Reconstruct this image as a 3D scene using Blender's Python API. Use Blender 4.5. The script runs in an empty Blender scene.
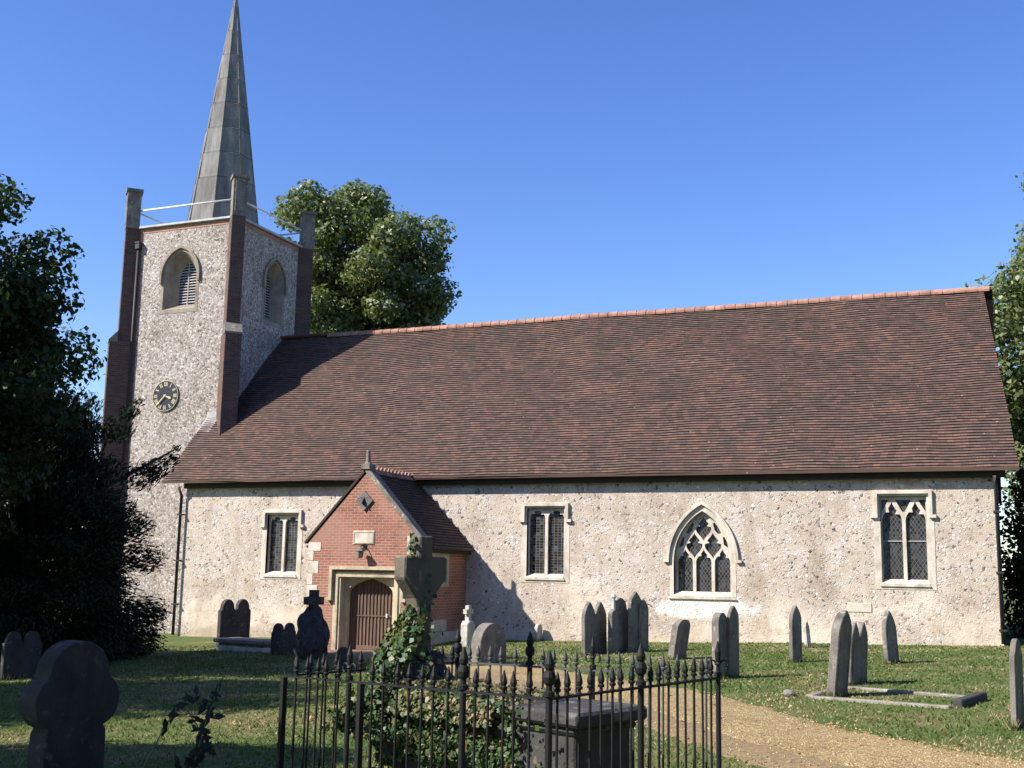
import bpy, bmesh, math, random
import numpy as np
from mathutils import Vector, Matrix, noise
from mathutils.geometry import tessellate_polygon
R = math.radians
rng = np.random.default_rng(7)
random.seed(7)
scene = bpy.context.scene
col = scene.collection

# ------------------------------------------------------------------ camera, sky, sun, exposure
cam_d = bpy.data.cameras.new('camera'); cam = bpy.data.objects.new('camera', cam_d); col.objects.link(cam)
scene.camera = cam
CAM = Vector((0, -31.649, 2.16))
f_px, pitch, yaw, roll = 1165.93, R(9.293), R(22.505), R(1.026)
cam_d.sensor_fit = 'HORIZONTAL'; cam_d.sensor_width = 36.0; cam_d.lens = 36.0 * f_px / 1024
cam_d.clip_start = 0.1; cam_d.clip_end = 6000
_r = Vector((math.cos(yaw), math.sin(yaw), 0)); _fh = Vector((-math.sin(yaw), math.cos(yaw), 0)); _z = Vector((0, 0, 1))
_fw = math.cos(pitch) * _fh + math.sin(pitch) * _z; _up = -math.sin(pitch) * _fh + math.cos(pitch) * _z
_R = math.cos(roll) * _r + math.sin(roll) * _up; _U = -math.sin(roll) * _r + math.cos(roll) * _up
cam.matrix_world = Matrix(((_R.x, _U.x, -_fw.x, CAM.x), (_R.y, _U.y, -_fw.y, CAM.y), (_R.z, _U.z, -_fw.z, CAM.z), (0, 0, 0, 1)))

SUN = Vector((-1, -.9, 1.1)).normalized()          # towards the sun
world = bpy.data.worlds.new('World'); scene.world = world; world.use_nodes = True
wn = world.node_tree
sky = wn.nodes.new('ShaderNodeTexSky'); sky.sky_type = 'NISHITA'; sky.sun_disc = False
sky.sun_elevation = math.asin(SUN.z); sky.sun_rotation = math.atan2(SUN.x, SUN.y)
sky.air_density = 1.0; sky.dust_density = 0.25; sky.ozone_density = 2.6
bgn = wn.nodes['Background']; bgn.inputs['Strength'].default_value = 0.104
hs = wn.nodes.new('ShaderNodeHueSaturation'); hs.inputs['Hue'].default_value = .518; hs.inputs['Saturation'].default_value = 1.25; hs.inputs['Value'].default_value = 1.0
wn.links.new(sky.outputs[0], hs.inputs['Color']); wn.links.new(hs.outputs[0], bgn.inputs['Color'])
sl = bpy.data.lights.new('sun', 'SUN'); sl.energy = 4.4; sl.angle = R(0.53); sl.color = (1.0, .935, .85)
so = bpy.data.objects.new('sun', sl); col.objects.link(so)
so.rotation_euler = (-SUN).to_track_quat('-Z', 'Y').to_euler(); so.location = (-20, -30, 30)
scene.view_settings.view_transform = 'Standard'; scene.view_settings.look = 'None'
scene.view_settings.exposure = 1.08; scene.view_settings.gamma = 1.0; scene.view_settings.use_curve_mapping = False

# ------------------------------------------------------------------ helpers
class MB:
    """collects polygons in world coordinates; build() links them as one mesh object"""
    def __init__(s): s.v = []; s.f = []; s.m = []; s.slot = 0
    def face(s, pts):
        b = len(s.v); s.v += [tuple(p) for p in pts]; s.f.append(tuple(range(b, b + len(pts)))); s.m.append(s.slot)
    def raw(s, verts, faces):
        b = len(s.v); s.v += [tuple(p) for p in verts]
        for f in faces: s.f.append(tuple(i + b for i in f)); s.m.append(s.slot)
    def box(s, a, b, M=None):
        x0, y0, z0 = a; x1, y1, z1 = b
        P = [Vector(p) for p in ((x0,y0,z0),(x1,y0,z0),(x1,y1,z0),(x0,y1,z0),(x0,y0,z1),(x1,y0,z1),(x1,y1,z1),(x0,y1,z1))]
        if M is not None: P = [M @ p for p in P]
        s.raw(P, [(0,3,2,1),(4,5,6,7),(0,1,5,4),(1,2,6,5),(2,3,7,6),(3,0,4,7)])
    def prism(s, poly, fn, d0, d1):
        """poly 2D ccw, fn(u, v, d) -> point; d0 front, d1 back"""
        n = len(poly); A = [fn(u, v, d0) for u, v in poly]; B = [fn(u, v, d1) for u, v in poly]
        b = len(s.v); s.v += [tuple(p) for p in A + B]
        tri = tessellate_polygon([[Vector((u, v, 0)) for u, v in poly]])
        for t in tri:
            s.f.append(tuple(b + i for i in t)); s.m.append(s.slot)
            s.f.append(tuple(b + n + i for i in reversed(t))); s.m.append(s.slot)
        for i in range(n):
            j = (i + 1) % n; s.f.append((b + i, b + n + i, b + n + j, b + j)); s.m.append(s.slot)
    def plate(s, outer, holes, fn, d0, d1, back=False, rim=True, reveal=True):
        loops = [outer] + holes; off = []; b = len(s.v); k = 0
        flat = []
        for lp in loops: off.append(k); k += len(lp); flat += lp
        n = len(flat)
        s.v += [tuple(fn(u, v, d0)) for u, v in flat] + [tuple(fn(u, v, d1)) for u, v in flat]
        tri = tessellate_polygon([[Vector((u, v, 0)) for u, v in lp] for lp in loops])
        for t in tri:
            s.f.append(tuple(b + i for i in t)); s.m.append(s.slot)
            if back: s.f.append(tuple(b + n + i for i in reversed(t))); s.m.append(s.slot)
        for li, lp in enumerate(loops):
            if li == 0 and not rim: continue
            if li and not reveal: continue
            for i in range(len(lp)):
                a = b + off[li] + i; c = b + off[li] + (i + 1) % len(lp)
                s.f.append((a, a + n, c + n, c)); s.m.append(s.slot)
    def tube(s, pts, r, seg=6, close=True):
        pts = [Vector(p) for p in pts]; rr = r if isinstance(r, (list, tuple)) else [r] * len(pts)
        b = len(s.v); n = len(pts)
        for i, p in enumerate(pts):
            t = (pts[min(i + 1, n - 1)] - pts[max(i - 1, 0)]).normalized()
            a = t.cross(Vector((0, 0, 1)) if abs(t.z) < .95 else Vector((1, 0, 0))).normalized(); c = t.cross(a)
            for k in range(seg):
                w = 2 * math.pi * k / seg; s.v.append(tuple(p + (a * math.cos(w) + c * math.sin(w)) * rr[i]))
        for i in range(n - 1):
            for k in range(seg):
                k2 = (k + 1) % seg; s.f.append((b + i*seg + k, b + i*seg + k2, b + (i+1)*seg + k2, b + (i+1)*seg + k)); s.m.append(s.slot)
        if close:
            s.f.append(tuple(b + k for k in range(seg))); s.m.append(s.slot)
            s.f.append(tuple(b + (n-1)*seg + k for k in reversed(range(seg)))); s.m.append(s.slot)
    def lathe(s, c, prof, seg=10):
        c = Vector(c); b = len(s.v)
        for z, r in prof:
            for k in range(seg):
                w = 2 * math.pi * (k + .5) / seg; s.v.append((c.x + r*math.cos(w), c.y + r*math.sin(w), c.z + z))
        for i in range(len(prof) - 1):
            for k in range(seg):
                k2 = (k + 1) % seg; s.f.append((b + i*seg + k, b + i*seg + k2, b + (i+1)*seg + k2, b + (i+1)*seg + k)); s.m.append(s.slot)
        s.f.append(tuple(b + k for k in reversed(range(seg)))); s.m.append(s.slot)
        s.f.append(tuple(b + (len(prof)-1)*seg + k for k in range(seg))); s.m.append(s.slot)
    def build(s, name, mat, parent=None, smooth=False, bevel=0, origin=None):
        me = bpy.data.meshes.new(name); me.from_pydata(s.v, [], s.f)
        for m in (mat if isinstance(mat, (list, tuple)) else [mat]): me.materials.append(m)
        me.polygons.foreach_set('material_index', s.m)
        if bevel or smooth:
            bm = bmesh.new(); bm.from_mesh(me); bmesh.ops.remove_doubles(bm, verts=bm.verts, dist=1e-5)
            bmesh.ops.recalc_face_normals(bm, faces=bm.faces)
            if bevel:
                es = [e for e in bm.edges if len(e.link_faces) == 2 and e.calc_face_angle(0) > .6]
                bmesh.ops.bevel(bm, geom=es, offset=bevel, segments=1, affect='EDGES', clamp_overlap=True)
            bm.to_mesh(me); bm.free()
        if smooth: me.polygons.foreach_set('use_smooth', [True] * len(me.polygons))
        me.update()
        o = bpy.data.objects.new(name, me); col.objects.link(o)
        if parent is not None: attach(o, parent)
        return o
def world_loc(o):
    p = Vector((0, 0, 0))
    if o is None: return p
    p = Vector(o.location)
    if o.parent: p = o.matrix_parent_inverse.to_translation() + p + world_loc(o.parent)
    return p
def attach(o, parent):
    o.parent = parent; o.matrix_parent_inverse = Matrix.Translation(-world_loc(parent))
def tag(o, label=None, cat=None, group=None, kind=None):
    if label: o['label'] = label
    if cat: o['category'] = cat
    if group: o['group'] = group
    if kind: o['kind'] = kind
    return o
def empty(name, loc, label=None, cat=None, group=None):
    o = bpy.data.objects.new(name, None); col.objects.link(o); o.location = loc; o.empty_display_size = .3
    return tag(o, label, cat, group)
def copy_tree(o, parent=None):
    c = o.copy(); col.objects.link(c)
    if parent: c.parent = parent
    for ch in list(o.children): copy_tree(ch, c)
    return c

# terrain: falls gently to the west, dips in front of the porch
def g(x, y):
    xc = max(-60, min(25, x)); yc = max(-60, min(40, y))
    z = .65 + .0262 * xc + .0047 * yc
    z -= .36 * math.exp(-((x + 16.1)**2 + (y + 4.1)**2 * 1.2) / 3.2)
    z += .018 * math.sin(x * .9 + y * .4) * math.sin(y * .7 - x * .3) * (1 if y < 0 else 0)
    return z

# ------------------------------------------------------------------ materials
def mat(name):
    m = bpy.data.materials.new(name); m.use_nodes = True; nt = m.node_tree
    return m, nt, nt.nodes['Principled BSDF']
def N(nt, t, **kw):
    n = nt.nodes.new(t)
    for k, v in kw.items():
        if k in n.inputs: n.inputs[k].default_value = v
        else: setattr(n, k, v)
    return n
def ramp(nt, fac, stops, interp='LINEAR'):
    r = nt.nodes.new('ShaderNodeValToRGB'); r.color_ramp.interpolation = interp
    while len(r.color_ramp.elements) < len(stops): r.color_ramp.elements.new(.5)
    for e, (p, c) in zip(r.color_ramp.elements, stops): e.position = p; e.color = (*c, 1)
    nt.links.new(fac, r.inputs[0]); return r.outputs[0]
def mix(nt, fac, a, b, mode='MIX'):
    m = nt.nodes.new('ShaderNodeMix'); m.data_type = 'RGBA'; m.blend_type = mode
    for s, v in ((m.inputs[0], fac), (m.inputs[6], a), (m.inputs[7], b)):
        if isinstance(v, (int, float)): s.default_value = v
        elif isinstance(v, tuple): s.default_value = (*v, 1)
        else: nt.links.new(v, s)
    return m.outputs[2]
def math_(nt, op, a, b=None):
    m = nt.nodes.new('ShaderNodeMath'); m.operation = op
    for s, v in ((m.inputs[0], a), (m.inputs[1], b)):
        if v is None: continue
        if isinstance(v, (int, float)): s.default_value = v
        else: nt.links.new(v, s)
    return m.outputs[0]
def coords(nt, swap=None, scale=None):
    g_ = nt.nodes.new('ShaderNodeNewGeometry'); out = g_.outputs['Position']
    if swap == 'xz' or swap == 'yz' or swap == 'diag':
        sp = nt.nodes.new('ShaderNodeSeparateXYZ'); nt.links.new(out, sp.inputs[0]); cb = nt.nodes.new('ShaderNodeCombineXYZ')
        if swap == 'xz': u = math_(nt, 'ADD', sp.outputs[0], sp.outputs[1])
        elif swap == 'yz': u = sp.outputs[1]
        else: u = math_(nt, 'ADD', math_(nt, 'MULTIPLY', sp.outputs[0], .7), math_(nt, 'MULTIPLY', sp.outputs[1], .7))
        nt.links.new(u, cb.inputs[0]); nt.links.new(sp.outputs[2], cb.inputs[1]); out = cb.outputs[0]
    if scale:
        mp = nt.nodes.new('ShaderNodeMapping'); mp.inputs['Scale'].default_value = scale; nt.links.new(out, mp.inputs[0]); out = mp.outputs[0]
    return out
def noise_(nt, co, scale, detail=5, rough=.6, w=None):
    n = N(nt, 'ShaderNodeTexNoise', Scale=scale, Detail=detail, Roughness=rough); nt.links.new(co, n.inputs['Vector']); return n.outputs['Fac']
def bump(nt, b, h, strength, dist=.02, prev=None):
    n = N(nt, 'ShaderNodeBump', Strength=strength, Distance=dist); nt.links.new(h, n.inputs['Height'])
    if prev is not None: nt.links.new(prev, n.inputs['Normal'])
    if b is not None: nt.links.new(n.outputs[0], b.inputs['Normal'])
    return n.outputs[0]

def flint_mat(name, mortar, stops, plaster=None, scale=9.0, mort_w=(.03, .13), sink=0):
    m, nt, b = mat(name); co = coords(nt)
    wob = noise_(nt, co, 3.0, 3); wv = mix(nt, .12, co, wob, 'ADD')
    v1 = N(nt, 'ShaderNodeTexVoronoi', Scale=scale, Randomness=1.0); nt.links.new(wv, v1.inputs['Vector'])
    ve = N(nt, 'ShaderNodeTexVoronoi', Scale=scale, Randomness=1.0, feature='DISTANCE_TO_EDGE'); nt.links.new(wv, ve.inputs['Vector'])
    sepc = N(nt, 'ShaderNodeSeparateColor'); nt.links.new(v1.outputs['Color'], sepc.inputs[0])
    stone = ramp(nt, sepc.outputs[0], stops)
    var = noise_(nt, co, 26, 4); stone = mix(nt, .55, stone, ramp(nt, var, [(.25, (.45,.44,.43)), (.75, (1,1,1))]), 'MULTIPLY')
    # some flints sunk under the mortar
    edge = ramp(nt, ve.outputs['Distance'], [(mort_w[0], (0,0,0)), (mort_w[1], (1,1,1))])
    patch = noise_(nt, co, 1.1, 6, .65)
    sunk = ramp(nt, math_(nt, 'ADD', sepc.outputs[1], math_(nt, 'MULTIPLY', patch, 1.2)), [(.98 + sink, (1,1,1)), (1.18 + sink, (.15,.15,.15))])
    if plaster:
        pz = N(nt, 'ShaderNodeSeparateXYZ'); nt.links.new(co, pz.inputs[0])
        n2 = noise_(nt, coords(nt, None, (.5, .5, .8)), 1.0, 6, .6)
        hz = N(nt, 'ShaderNodeMapRange'); hz.inputs[1].default_value = .3; hz.inputs[2].default_value = 2.6; hz.inputs[3].default_value = .14; hz.inputs[4].default_value = -.13
        nt.links.new(pz.outputs[2], hz.inputs[0])
        east = N(nt, 'ShaderNodeMapRange'); east.inputs[1].default_value = -12; east.inputs[2].default_value = 0; east.inputs[3].default_value = 0; east.inputs[4].default_value = .06
        nt.links.new(pz.outputs[0], east.inputs[0])
        cov = math_(nt, 'ADD', math_(nt, 'ADD', n2, hz.outputs[0]), east.outputs[0])
        cover = ramp(nt, cov, [(.50, (0,0,0)), (.66, (1,1,1))])
        edge2 = mix(nt, math_(nt, 'MULTIPLY', cover, .72), edge, (0,0,0))
    else: edge2 = edge; cover = None
    fac = math_(nt, 'MULTIPLY', edge2, sunk)
    mn = noise_(nt, co, 2.2, 6); mcol = mix(nt, ramp(nt, mn, [(.35, (0,0,0)), (.65, (1,1,1))]), mortar, tuple(c * f for c, f in zip(mortar, (.86, .80, .70))))
    if plaster:
        pn = noise_(nt, co, .8, 7, .7)
        pcol = ramp(nt, pn, [(.32, (.40,.31,.21)), (.44, plaster), (.58, tuple(c*1.06 for c in plaster)), (.72, (.58,.56,.52))])
        mcol = mix(nt, cover, mcol, pcol)
    colr = mix(nt, fac, mcol, stone)
    colr = mix(nt, 1.0, colr, ramp(nt, noise_(nt, coords(nt, None, (.6, .6, .9)), .9, 6, .68), [(.30, (.82,.77,.735)), (.46, (1,.98,.96)), (.64, (1.10,1.10,1.10))]), 'MULTIPLY')
    st = noise_(nt, coords(nt, None, (1.2, 1.2, .35)), .9, 5, .7)
    colr = mix(nt, .8, colr, ramp(nt, st, [(.28, (.62,.57,.50)), (.5, (1,1,1))]), 'MULTIPLY')
    pit = N(nt, 'ShaderNodeTexVoronoi', Scale=scale*1.35, Randomness=1.0); nt.links.new(wv, pit.inputs['Vector']); pc_ = N(nt, 'ShaderNodeSeparateColor'); nt.links.new(pit.outputs['Color'], pc_.inputs[0])
    pits = math_(nt, 'MULTIPLY', ramp(nt, pc_.outputs[2], [(.80, (0,0,0)), (.84, (1,1,1))]), ramp(nt, pit.outputs['Distance'], [(.22, (1,1,1)), (.42, (0,0,0))]))
    if plaster: pits = math_(nt, 'MULTIPLY', pits, ramp(nt, cover, [(0, (1,1,1)), (1, (.25,.25,.25))]))
    pits = math_(nt, 'MULTIPLY', pits, ramp(nt, noise_(nt, co, .8, 5, .7), [(.40, (.1,.1,.1)), (.60, (1,1,1))]))
    colr = mix(nt, math_(nt, 'MULTIPLY', pits, .85), colr, (.09,.075,.065))
    if plaster:
        pz2 = N(nt, 'ShaderNodeSeparateXYZ'); nt.links.new(co, pz2.inputs[0])
        ex = math_(nt, 'MULTIPLY', math_(nt, 'ADD', pz2.outputs[0], 7.35), .62); ez = math_(nt, 'MULTIPLY', math_(nt, 'SUBTRACT', pz2.outputs[2], 1.38), 2.6)
        dd = math_(nt, 'SQRT', math_(nt, 'ADD', math_(nt, 'MULTIPLY', ex, ex), math_(nt, 'MULTIPLY', ez, ez)))
        hd = math_(nt, 'MULTIPLY', math_(nt, 'ADD', dd, math_(nt, 'MULTIPLY', noise_(nt, co, 2.0, 6, .7), 1.1)), .55)
        lw2 = ramp(nt, hd, [(.70, (.85,.85,.85)), (.80, (0,0,0))])
        colr = mix(nt, lw2, colr, (.76,.72,.66))
        bz = math_(nt, 'SUBTRACT', pz2.outputs[2], math_(nt, 'MULTIPLY', noise_(nt, co, 1.3, 6, .7), 1.5))
        colr = mix(nt, ramp(nt, math_(nt, 'ADD', math_(nt, 'MULTIPLY', bz, .5), .5), [(.22, (.75,.75,.75)), (.42, (0,0,0))]), colr, mix(nt, 1.0, colr, (.66,.62,.52), 'MULTIPLY'))
    fine = noise_(nt, co, 70, 3); colr = mix(nt, .35, colr, ramp(nt, fine, [(.3, (.5,.5,.5)), (.7, (1.1,1.1,1.1))]), 'MULTIPLY')
    nt.links.new(colr, b.inputs['Base Color']); b.inputs['Roughness'].default_value = .92
    h = math_(nt, 'ADD', math_(nt, 'MULTIPLY', fac, .7), math_(nt, 'MULTIPLY', var, .8))
    bump(nt, b, h, .6, .03)
    return m
M = {}
M['flint_nave'] = flint_mat('flint_nave', (.55,.49,.43), [(0, (.10,.09,.09)), (.12, (.26,.235,.225)), (.30, (.46,.42,.38)), (.6, (.62,.575,.53)), (.82, (.76,.73,.70)), (1, (.86,.84,.82))], plaster=(.62,.54,.44), scale=12.5)
M['flint_tower'] = flint_mat('flint_tower', (.43,.38,.34), [(0, (.10,.09,.085)), (.18, (.26,.23,.215)), (.45, (.40,.36,.335)), (.7, (.53,.49,.455)), (.90, (.66,.62,.58)), (1, (.80,.77,.74))], scale=15, sink=.05)

def brick_mat(name, c1, c2, mortar, swap='xz', bw=.225, rh=.075, dark=None, bumpf=.5):
    m, nt, b = mat(name); co = coords(nt, swap)
    br = N(nt, 'ShaderNodeTexBrick', Scale=1.0); br.offset = .5
    br.inputs['Brick Width'].default_value = bw; br.inputs['Row Height'].default_value = rh; br.inputs['Mortar Size'].default_value = .007; br.inputs['Mortar Smooth'].default_value = .3
    br.inputs['Bias'].default_value = 0
    br.inputs['Color1'].default_value = (*c1, 1); br.inputs['Color2'].default_value = (*c2, 1); br.inputs['Mortar'].default_value = (*mortar, 1)
    nt.links.new(co, br.inputs['Vector'])
    gco = coords(nt); nz = noise_(nt, gco, 1.6, 6, .65)
    c = mix(nt, .75, br.outputs['Color'], ramp(nt, nz, [(.28, (.50,.48,.46)), (.5, (1,1,1)), (.75, (1.12,1.08,1.05))]), 'MULTIPLY')
    if dark:
        n3 = noise_(nt, gco, .9, 6, .7); c = mix(nt, ramp(nt, n3, [(.45, (0,0,0)), (.65, (.7,.7,.7))]), c, dark)
    f = noise_(nt, gco, 55, 4); c = mix(nt, .4, c, ramp(nt, f, [(.3, (.6,.6,.6)), (.7, (1.1,1.1,1.1))]), 'MULTIPLY')
    nt.links.new(c, b.inputs['Base Color']); b.inputs['Roughness'].default_value = .9
    bump(nt, b, math_(nt, 'ADD', math_(nt, 'MULTIPLY', br.outputs['Fac'], -1.0), math_(nt, 'MULTIPLY', f, .5)), bumpf, .012)
    return m
M['brick'] = brick_mat('porch_brick', (.36,.125,.07), (.25,.09,.058), (.44,.36,.29), dark=(.36,.21,.155))
M['brick_dark'] = brick_mat('tower_brick', (.15,.068,.048), (.07,.042,.035), (.16,.13,.11), 'diag', dark=(.085,.072,.06), bumpf=.7)
M['brick_quoin'] = brick_mat('quoin_brick', (.42,.16,.09), (.34,.15,.10), (.42,.36,.30))
M['brick_step'] = brick_mat('step_brick', (.27,.12,.08), (.20,.10,.07), (.25,.21,.18))

def stone_mat(name, base, dark, lichen=None, scale=2.0, rough=.9, stain=.7, bumps=.4):
    m, nt, b = mat(name); co = coords(nt)
    n1 = noise_(nt, co, scale, 7, .65); c = ramp(nt, n1, [(.30, dark), (.52, base), (.75, tuple(min(.85, x*1.12) for x in base))])
    n2 = noise_(nt, coords(nt, None, (3, 3, .6)), 1.4, 5, .65); c = mix(nt, stain, c, ramp(nt, n2, [(.3, (.55,.53,.50)), (.55, (1,1,1))]), 'MULTIPLY')
    if lichen:
        vz = N(nt, 'ShaderNodeTexVoronoi', Scale=9.0); nt.links.new(mix(nt, .3, co, n1, 'ADD'), vz.inputs['Vector'])
        ln = noise_(nt, co, 3.3, 5); fac = math_(nt, 'MULTIPLY', ramp(nt, vz.outputs['Distance'], [(.25, (1,1,1)), (.40, (0,0,0))]), ramp(nt, ln, [(.50, (0,0,0)), (.58, (1,1,1))]))
        c = mix(nt, fac, c, lichen)
    f = noise_(nt, co, 45, 5); c = mix(nt, .4, c, ramp(nt, f, [(.3, (.62,.62,.62)), (.7, (1.08,1.08,1.08))]), 'MULTIPLY')
    nt.links.new(c, b.inputs['Base Color']); b.inputs['Roughness'].default_value = rough
    bump(nt, b, math_(nt, 'ADD', f, math_(nt, 'MULTIPLY', n1, 1.5)), bumps, .02)
    return m
M['ashlar'] = stone_mat('window_stone', (.63,.57,.48), (.42,.36,.28), stain=.55)
M['ashlar_grey'] = stone_mat('belfry_stone', (.30,.255,.195), (.17,.145,.115), stain=.6)
M['cross_stone'] = stone_mat('cross_stone', (.15,.13,.098), (.075,.066,.052), (.22,.20,.13), 4.0, stain=.5)
M['ashlar_warm'] = stone_mat('door_stone', (.52,.45,.31), (.30,.26,.19), stain=.6)
M['grave'] = stone_mat('grave_stone', (.20,.182,.158), (.09,.082,.074), (.30,.29,.24), 3.0)
M['grave_dark'] = stone_mat('blackened_grave_stone', (.048,.046,.044), (.022,.022,.021), (.10,.095,.08), 3.0)  # dark stone, with the deep shade on these stones put into its base colour
M['grave_pale'] = stone_mat('pale_grave_stone', (.50,.48,.43), (.30,.29,.26), (.55,.52,.38), 3.0)
M['grave_warm'] = stone_mat('mossy_grave_stone', (.25,.22,.16), (.13,.115,.085), (.34,.31,.18), 3.0)
M['cement'] = stone_mat('cement_cap', (.21,.185,.155), (.10,.085,.07), (.38,.35,.24), 3.0)
M['tomb'] = stone_mat('tomb_stone', (.055,.053,.053), (.026,.025,.025), (.15,.15,.14), 3.0)
M['lead'] = stone_mat('lead_sheet', (.42,.42,.42), (.28,.28,.28), None, 2.0, .6, .4, .1)
M['kerb'] = stone_mat('kerb_stone', (.25,.235,.19), (.14,.13,.10), (.36,.35,.28), 4.0)

def spire_mat():
    m, nt, b = mat('spire_metal'); co = coords(nt)
    n1 = noise_(nt, coords(nt, None, (2, 2, .35)), 1.6, 6, .65)
    c = ramp(nt, n1, [(.30, (.10,.096,.09)), (.52, (.18,.173,.16)), (.72, (.27,.265,.25))])
    n2 = noise_(nt, co, .8, 5); c = mix(nt, ramp(nt, n2, [(.5, (0,0,0)), (.68, (.55,.55,.55))]), c, (.10,.15,.12))
    sp = N(nt, 'ShaderNodeSeparateXYZ'); nt.links.new(co, sp.inputs[0])
    zz_ = math_(nt, 'MULTIPLY', math_(nt, 'SUBTRACT', sp.outputs[2], 14.74 + .0), 1/1.05)
    fr = math_(nt, 'FRACT', zz_); fl = math_(nt, 'FLOOR', zz_)
    wn_ = N(nt, 'ShaderNodeTexWhiteNoise', noise_dimensions='1D'); nt.links.new(fl, wn_.inputs['W'])
    c = mix(nt, .35, c, ramp(nt, wn_.outputs['Value'], [(0, (.6,.6,.6)), (1, (1.15,1.15,1.15))]), 'MULTIPLY')
    c = mix(nt, .9, c, ramp(nt, fr, [(0, (.55,.55,.55)), (.05, (1.2,1.2,1.2)), (.12, (1,1,1)), (.93, (1,1,1)), (1, (.5,.5,.5))]), 'MULTIPLY')
    nt.links.new(c, b.inputs['Base Color']); b.inputs['Roughness'].default_value = .75; b.inputs['Specular IOR Level'].default_value = .2
    bump(nt, b, math_(nt, 'ADD', noise_(nt, co, 3, 3), math_(nt, 'MULTIPLY', noise_(nt, co, 30, 3), .2)), .35, .03)
    return m
M['spire'] = spire_mat()

def tile_mat(name, stops, course=.1, tw=.17, slope_y=True, mossf=.5):
    """per-tile colour from UV (u along the eave, v = course number)"""
    m, nt, b = mat(name)
    uv = nt.nodes.new('ShaderNodeUVMap'); sp = N(nt, 'ShaderNodeSeparateXYZ'); nt.links.new(uv.outputs[0], sp.inputs[0])
    row = math_(nt, 'FLOOR', sp.outputs[1])
    off = N(nt, 'ShaderNodeTexWhiteNoise', noise_dimensions='1D'); nt.links.new(row, off.inputs['W'])
    ushift = math_(nt, 'ADD', math_(nt, 'DIVIDE', sp.outputs[0], tw), math_(nt, 'MULTIPLY', off.outputs['Value'], 7.0))
    cb = nt.nodes.new('ShaderNodeCombineXYZ'); nt.links.new(math_(nt, 'FLOOR', ushift), cb.inputs[0]); nt.links.new(row, cb.inputs[1])
    wn_ = N(nt, 'ShaderNodeTexWhiteNoise', noise_dimensions='2D'); nt.links.new(cb.outputs[0], wn_.inputs['Vector'])
    fx = math_(nt, 'FRACT', ushift)
    gap = ramp(nt, fx, [(0, (.35,.35,.35)), (.06, (1,1,1)), (.94, (1,1,1)), (1, (.35,.35,.35))])
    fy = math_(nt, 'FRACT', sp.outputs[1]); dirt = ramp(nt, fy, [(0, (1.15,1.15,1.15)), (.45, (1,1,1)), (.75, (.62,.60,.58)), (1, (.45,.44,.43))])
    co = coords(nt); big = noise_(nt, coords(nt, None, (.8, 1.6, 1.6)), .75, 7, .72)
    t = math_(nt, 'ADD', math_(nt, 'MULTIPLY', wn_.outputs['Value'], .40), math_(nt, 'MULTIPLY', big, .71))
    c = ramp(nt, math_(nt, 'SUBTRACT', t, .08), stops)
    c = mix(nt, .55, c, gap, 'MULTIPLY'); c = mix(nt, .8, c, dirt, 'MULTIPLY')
    ms = noise_(nt, co, 1.4, 7, .7); c = mix(nt, ramp(nt, ms, [(.50, (0,0,0)), (.72, (mossf,)*3)]), c, (.075,.062,.035))
    ln = N(nt, 'ShaderNodeTexVoronoi', Scale=2.6); nt.links.new(co, ln.inputs['Vector'])
    c = mix(nt, ramp(nt, ln.outputs['Distance'], [(.035, (.8,.8,.8)), (.06, (0,0,0))]), c, (.50,.46,.40))
    lo = noise_(nt, co, 1.1, 6, .75); c = mix(nt, ramp(nt, lo, [(.66, (0,0,0)), (.76, (.45,.45,.45))]), c, (.26,.15,.05))
    f = noise_(nt, co, 60, 3); c = mix(nt, .4, c, ramp(nt, f, [(.3, (.6,.6,.6)), (.7, (1.1,1.1,1.1))]), 'MULTIPLY')
    nt.links.new(c, b.inputs['Base Color']); b.inputs['Roughness'].default_value = .85
    h = math_(nt, 'ADD', math_(nt, 'MULTIPLY', wn_.outputs['Value'], .6), math_(nt, 'ADD', math_(nt, 'MULTIPLY', gap, .5), math_(nt, 'MULTIPLY', f, .3)))
    bump(nt, b, h, .5, .012)
    return m
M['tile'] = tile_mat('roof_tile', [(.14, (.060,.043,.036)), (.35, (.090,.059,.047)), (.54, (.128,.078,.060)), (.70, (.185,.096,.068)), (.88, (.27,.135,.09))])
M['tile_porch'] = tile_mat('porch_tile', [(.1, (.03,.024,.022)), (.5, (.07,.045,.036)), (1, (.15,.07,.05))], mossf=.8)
def simple(name, c, rough=.8, metal=0, var=.3, scale=8, bumps=.15):
    m, nt, b = mat(name); co = coords(nt); n1 = noise_(nt, co, scale, 6, .65)
    cc = mix(nt, var, c, ramp(nt, n1, [(.3, tuple(x*.45 for x in c)), (.7, tuple(min(.95, x*1.25) for x in c))]))
    nt.links.new(cc, b.inputs['Base Color']); b.inputs['Specular IOR Level'].default_value = .28; b.inputs['Roughness'].default_value = rough; b.inputs['Metallic'].default_value = metal
    bump(nt, b, noise_(nt, co, scale * 4, 4), bumps, .01); return m
M['ridge'] = simple('ridge_tile', (.36,.19,.135), .85, 0, .9, 3)
M['ridge_dark'] = simple('dark_ridge_tile', (.15,.07,.05), .85, 0, .6, 6)  # ridge tile colour darkened to carry the tower's shadow
M['pipe'] = simple('iron_pipe', (.035,.033,.035), .55)
M['iron'] = simple('railing_paint', (.011,.0115,.012), .6, 0, .5, 20)
M['iron_old'] = simple('weathered_railing_paint', (.075,.085,.075), .6, 0, .7, 25)  # paler, greenish railing paint, used on the back row only
M['white_rail'] = simple('white_rail', (.72,.72,.70), .5, 0, .2)
M['soffit'] = simple('eave_timber', (.05,.04,.033), .9)
M['gold'] = simple('gilding', (.62,.52,.28), .4, .2, .3, 30)
M['dial'] = simple('dial_black', (.018,.02,.035), .5)
M['slate'] = simple('sundial_slate', (.16,.15,.14), .7, 0, .5)
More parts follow.
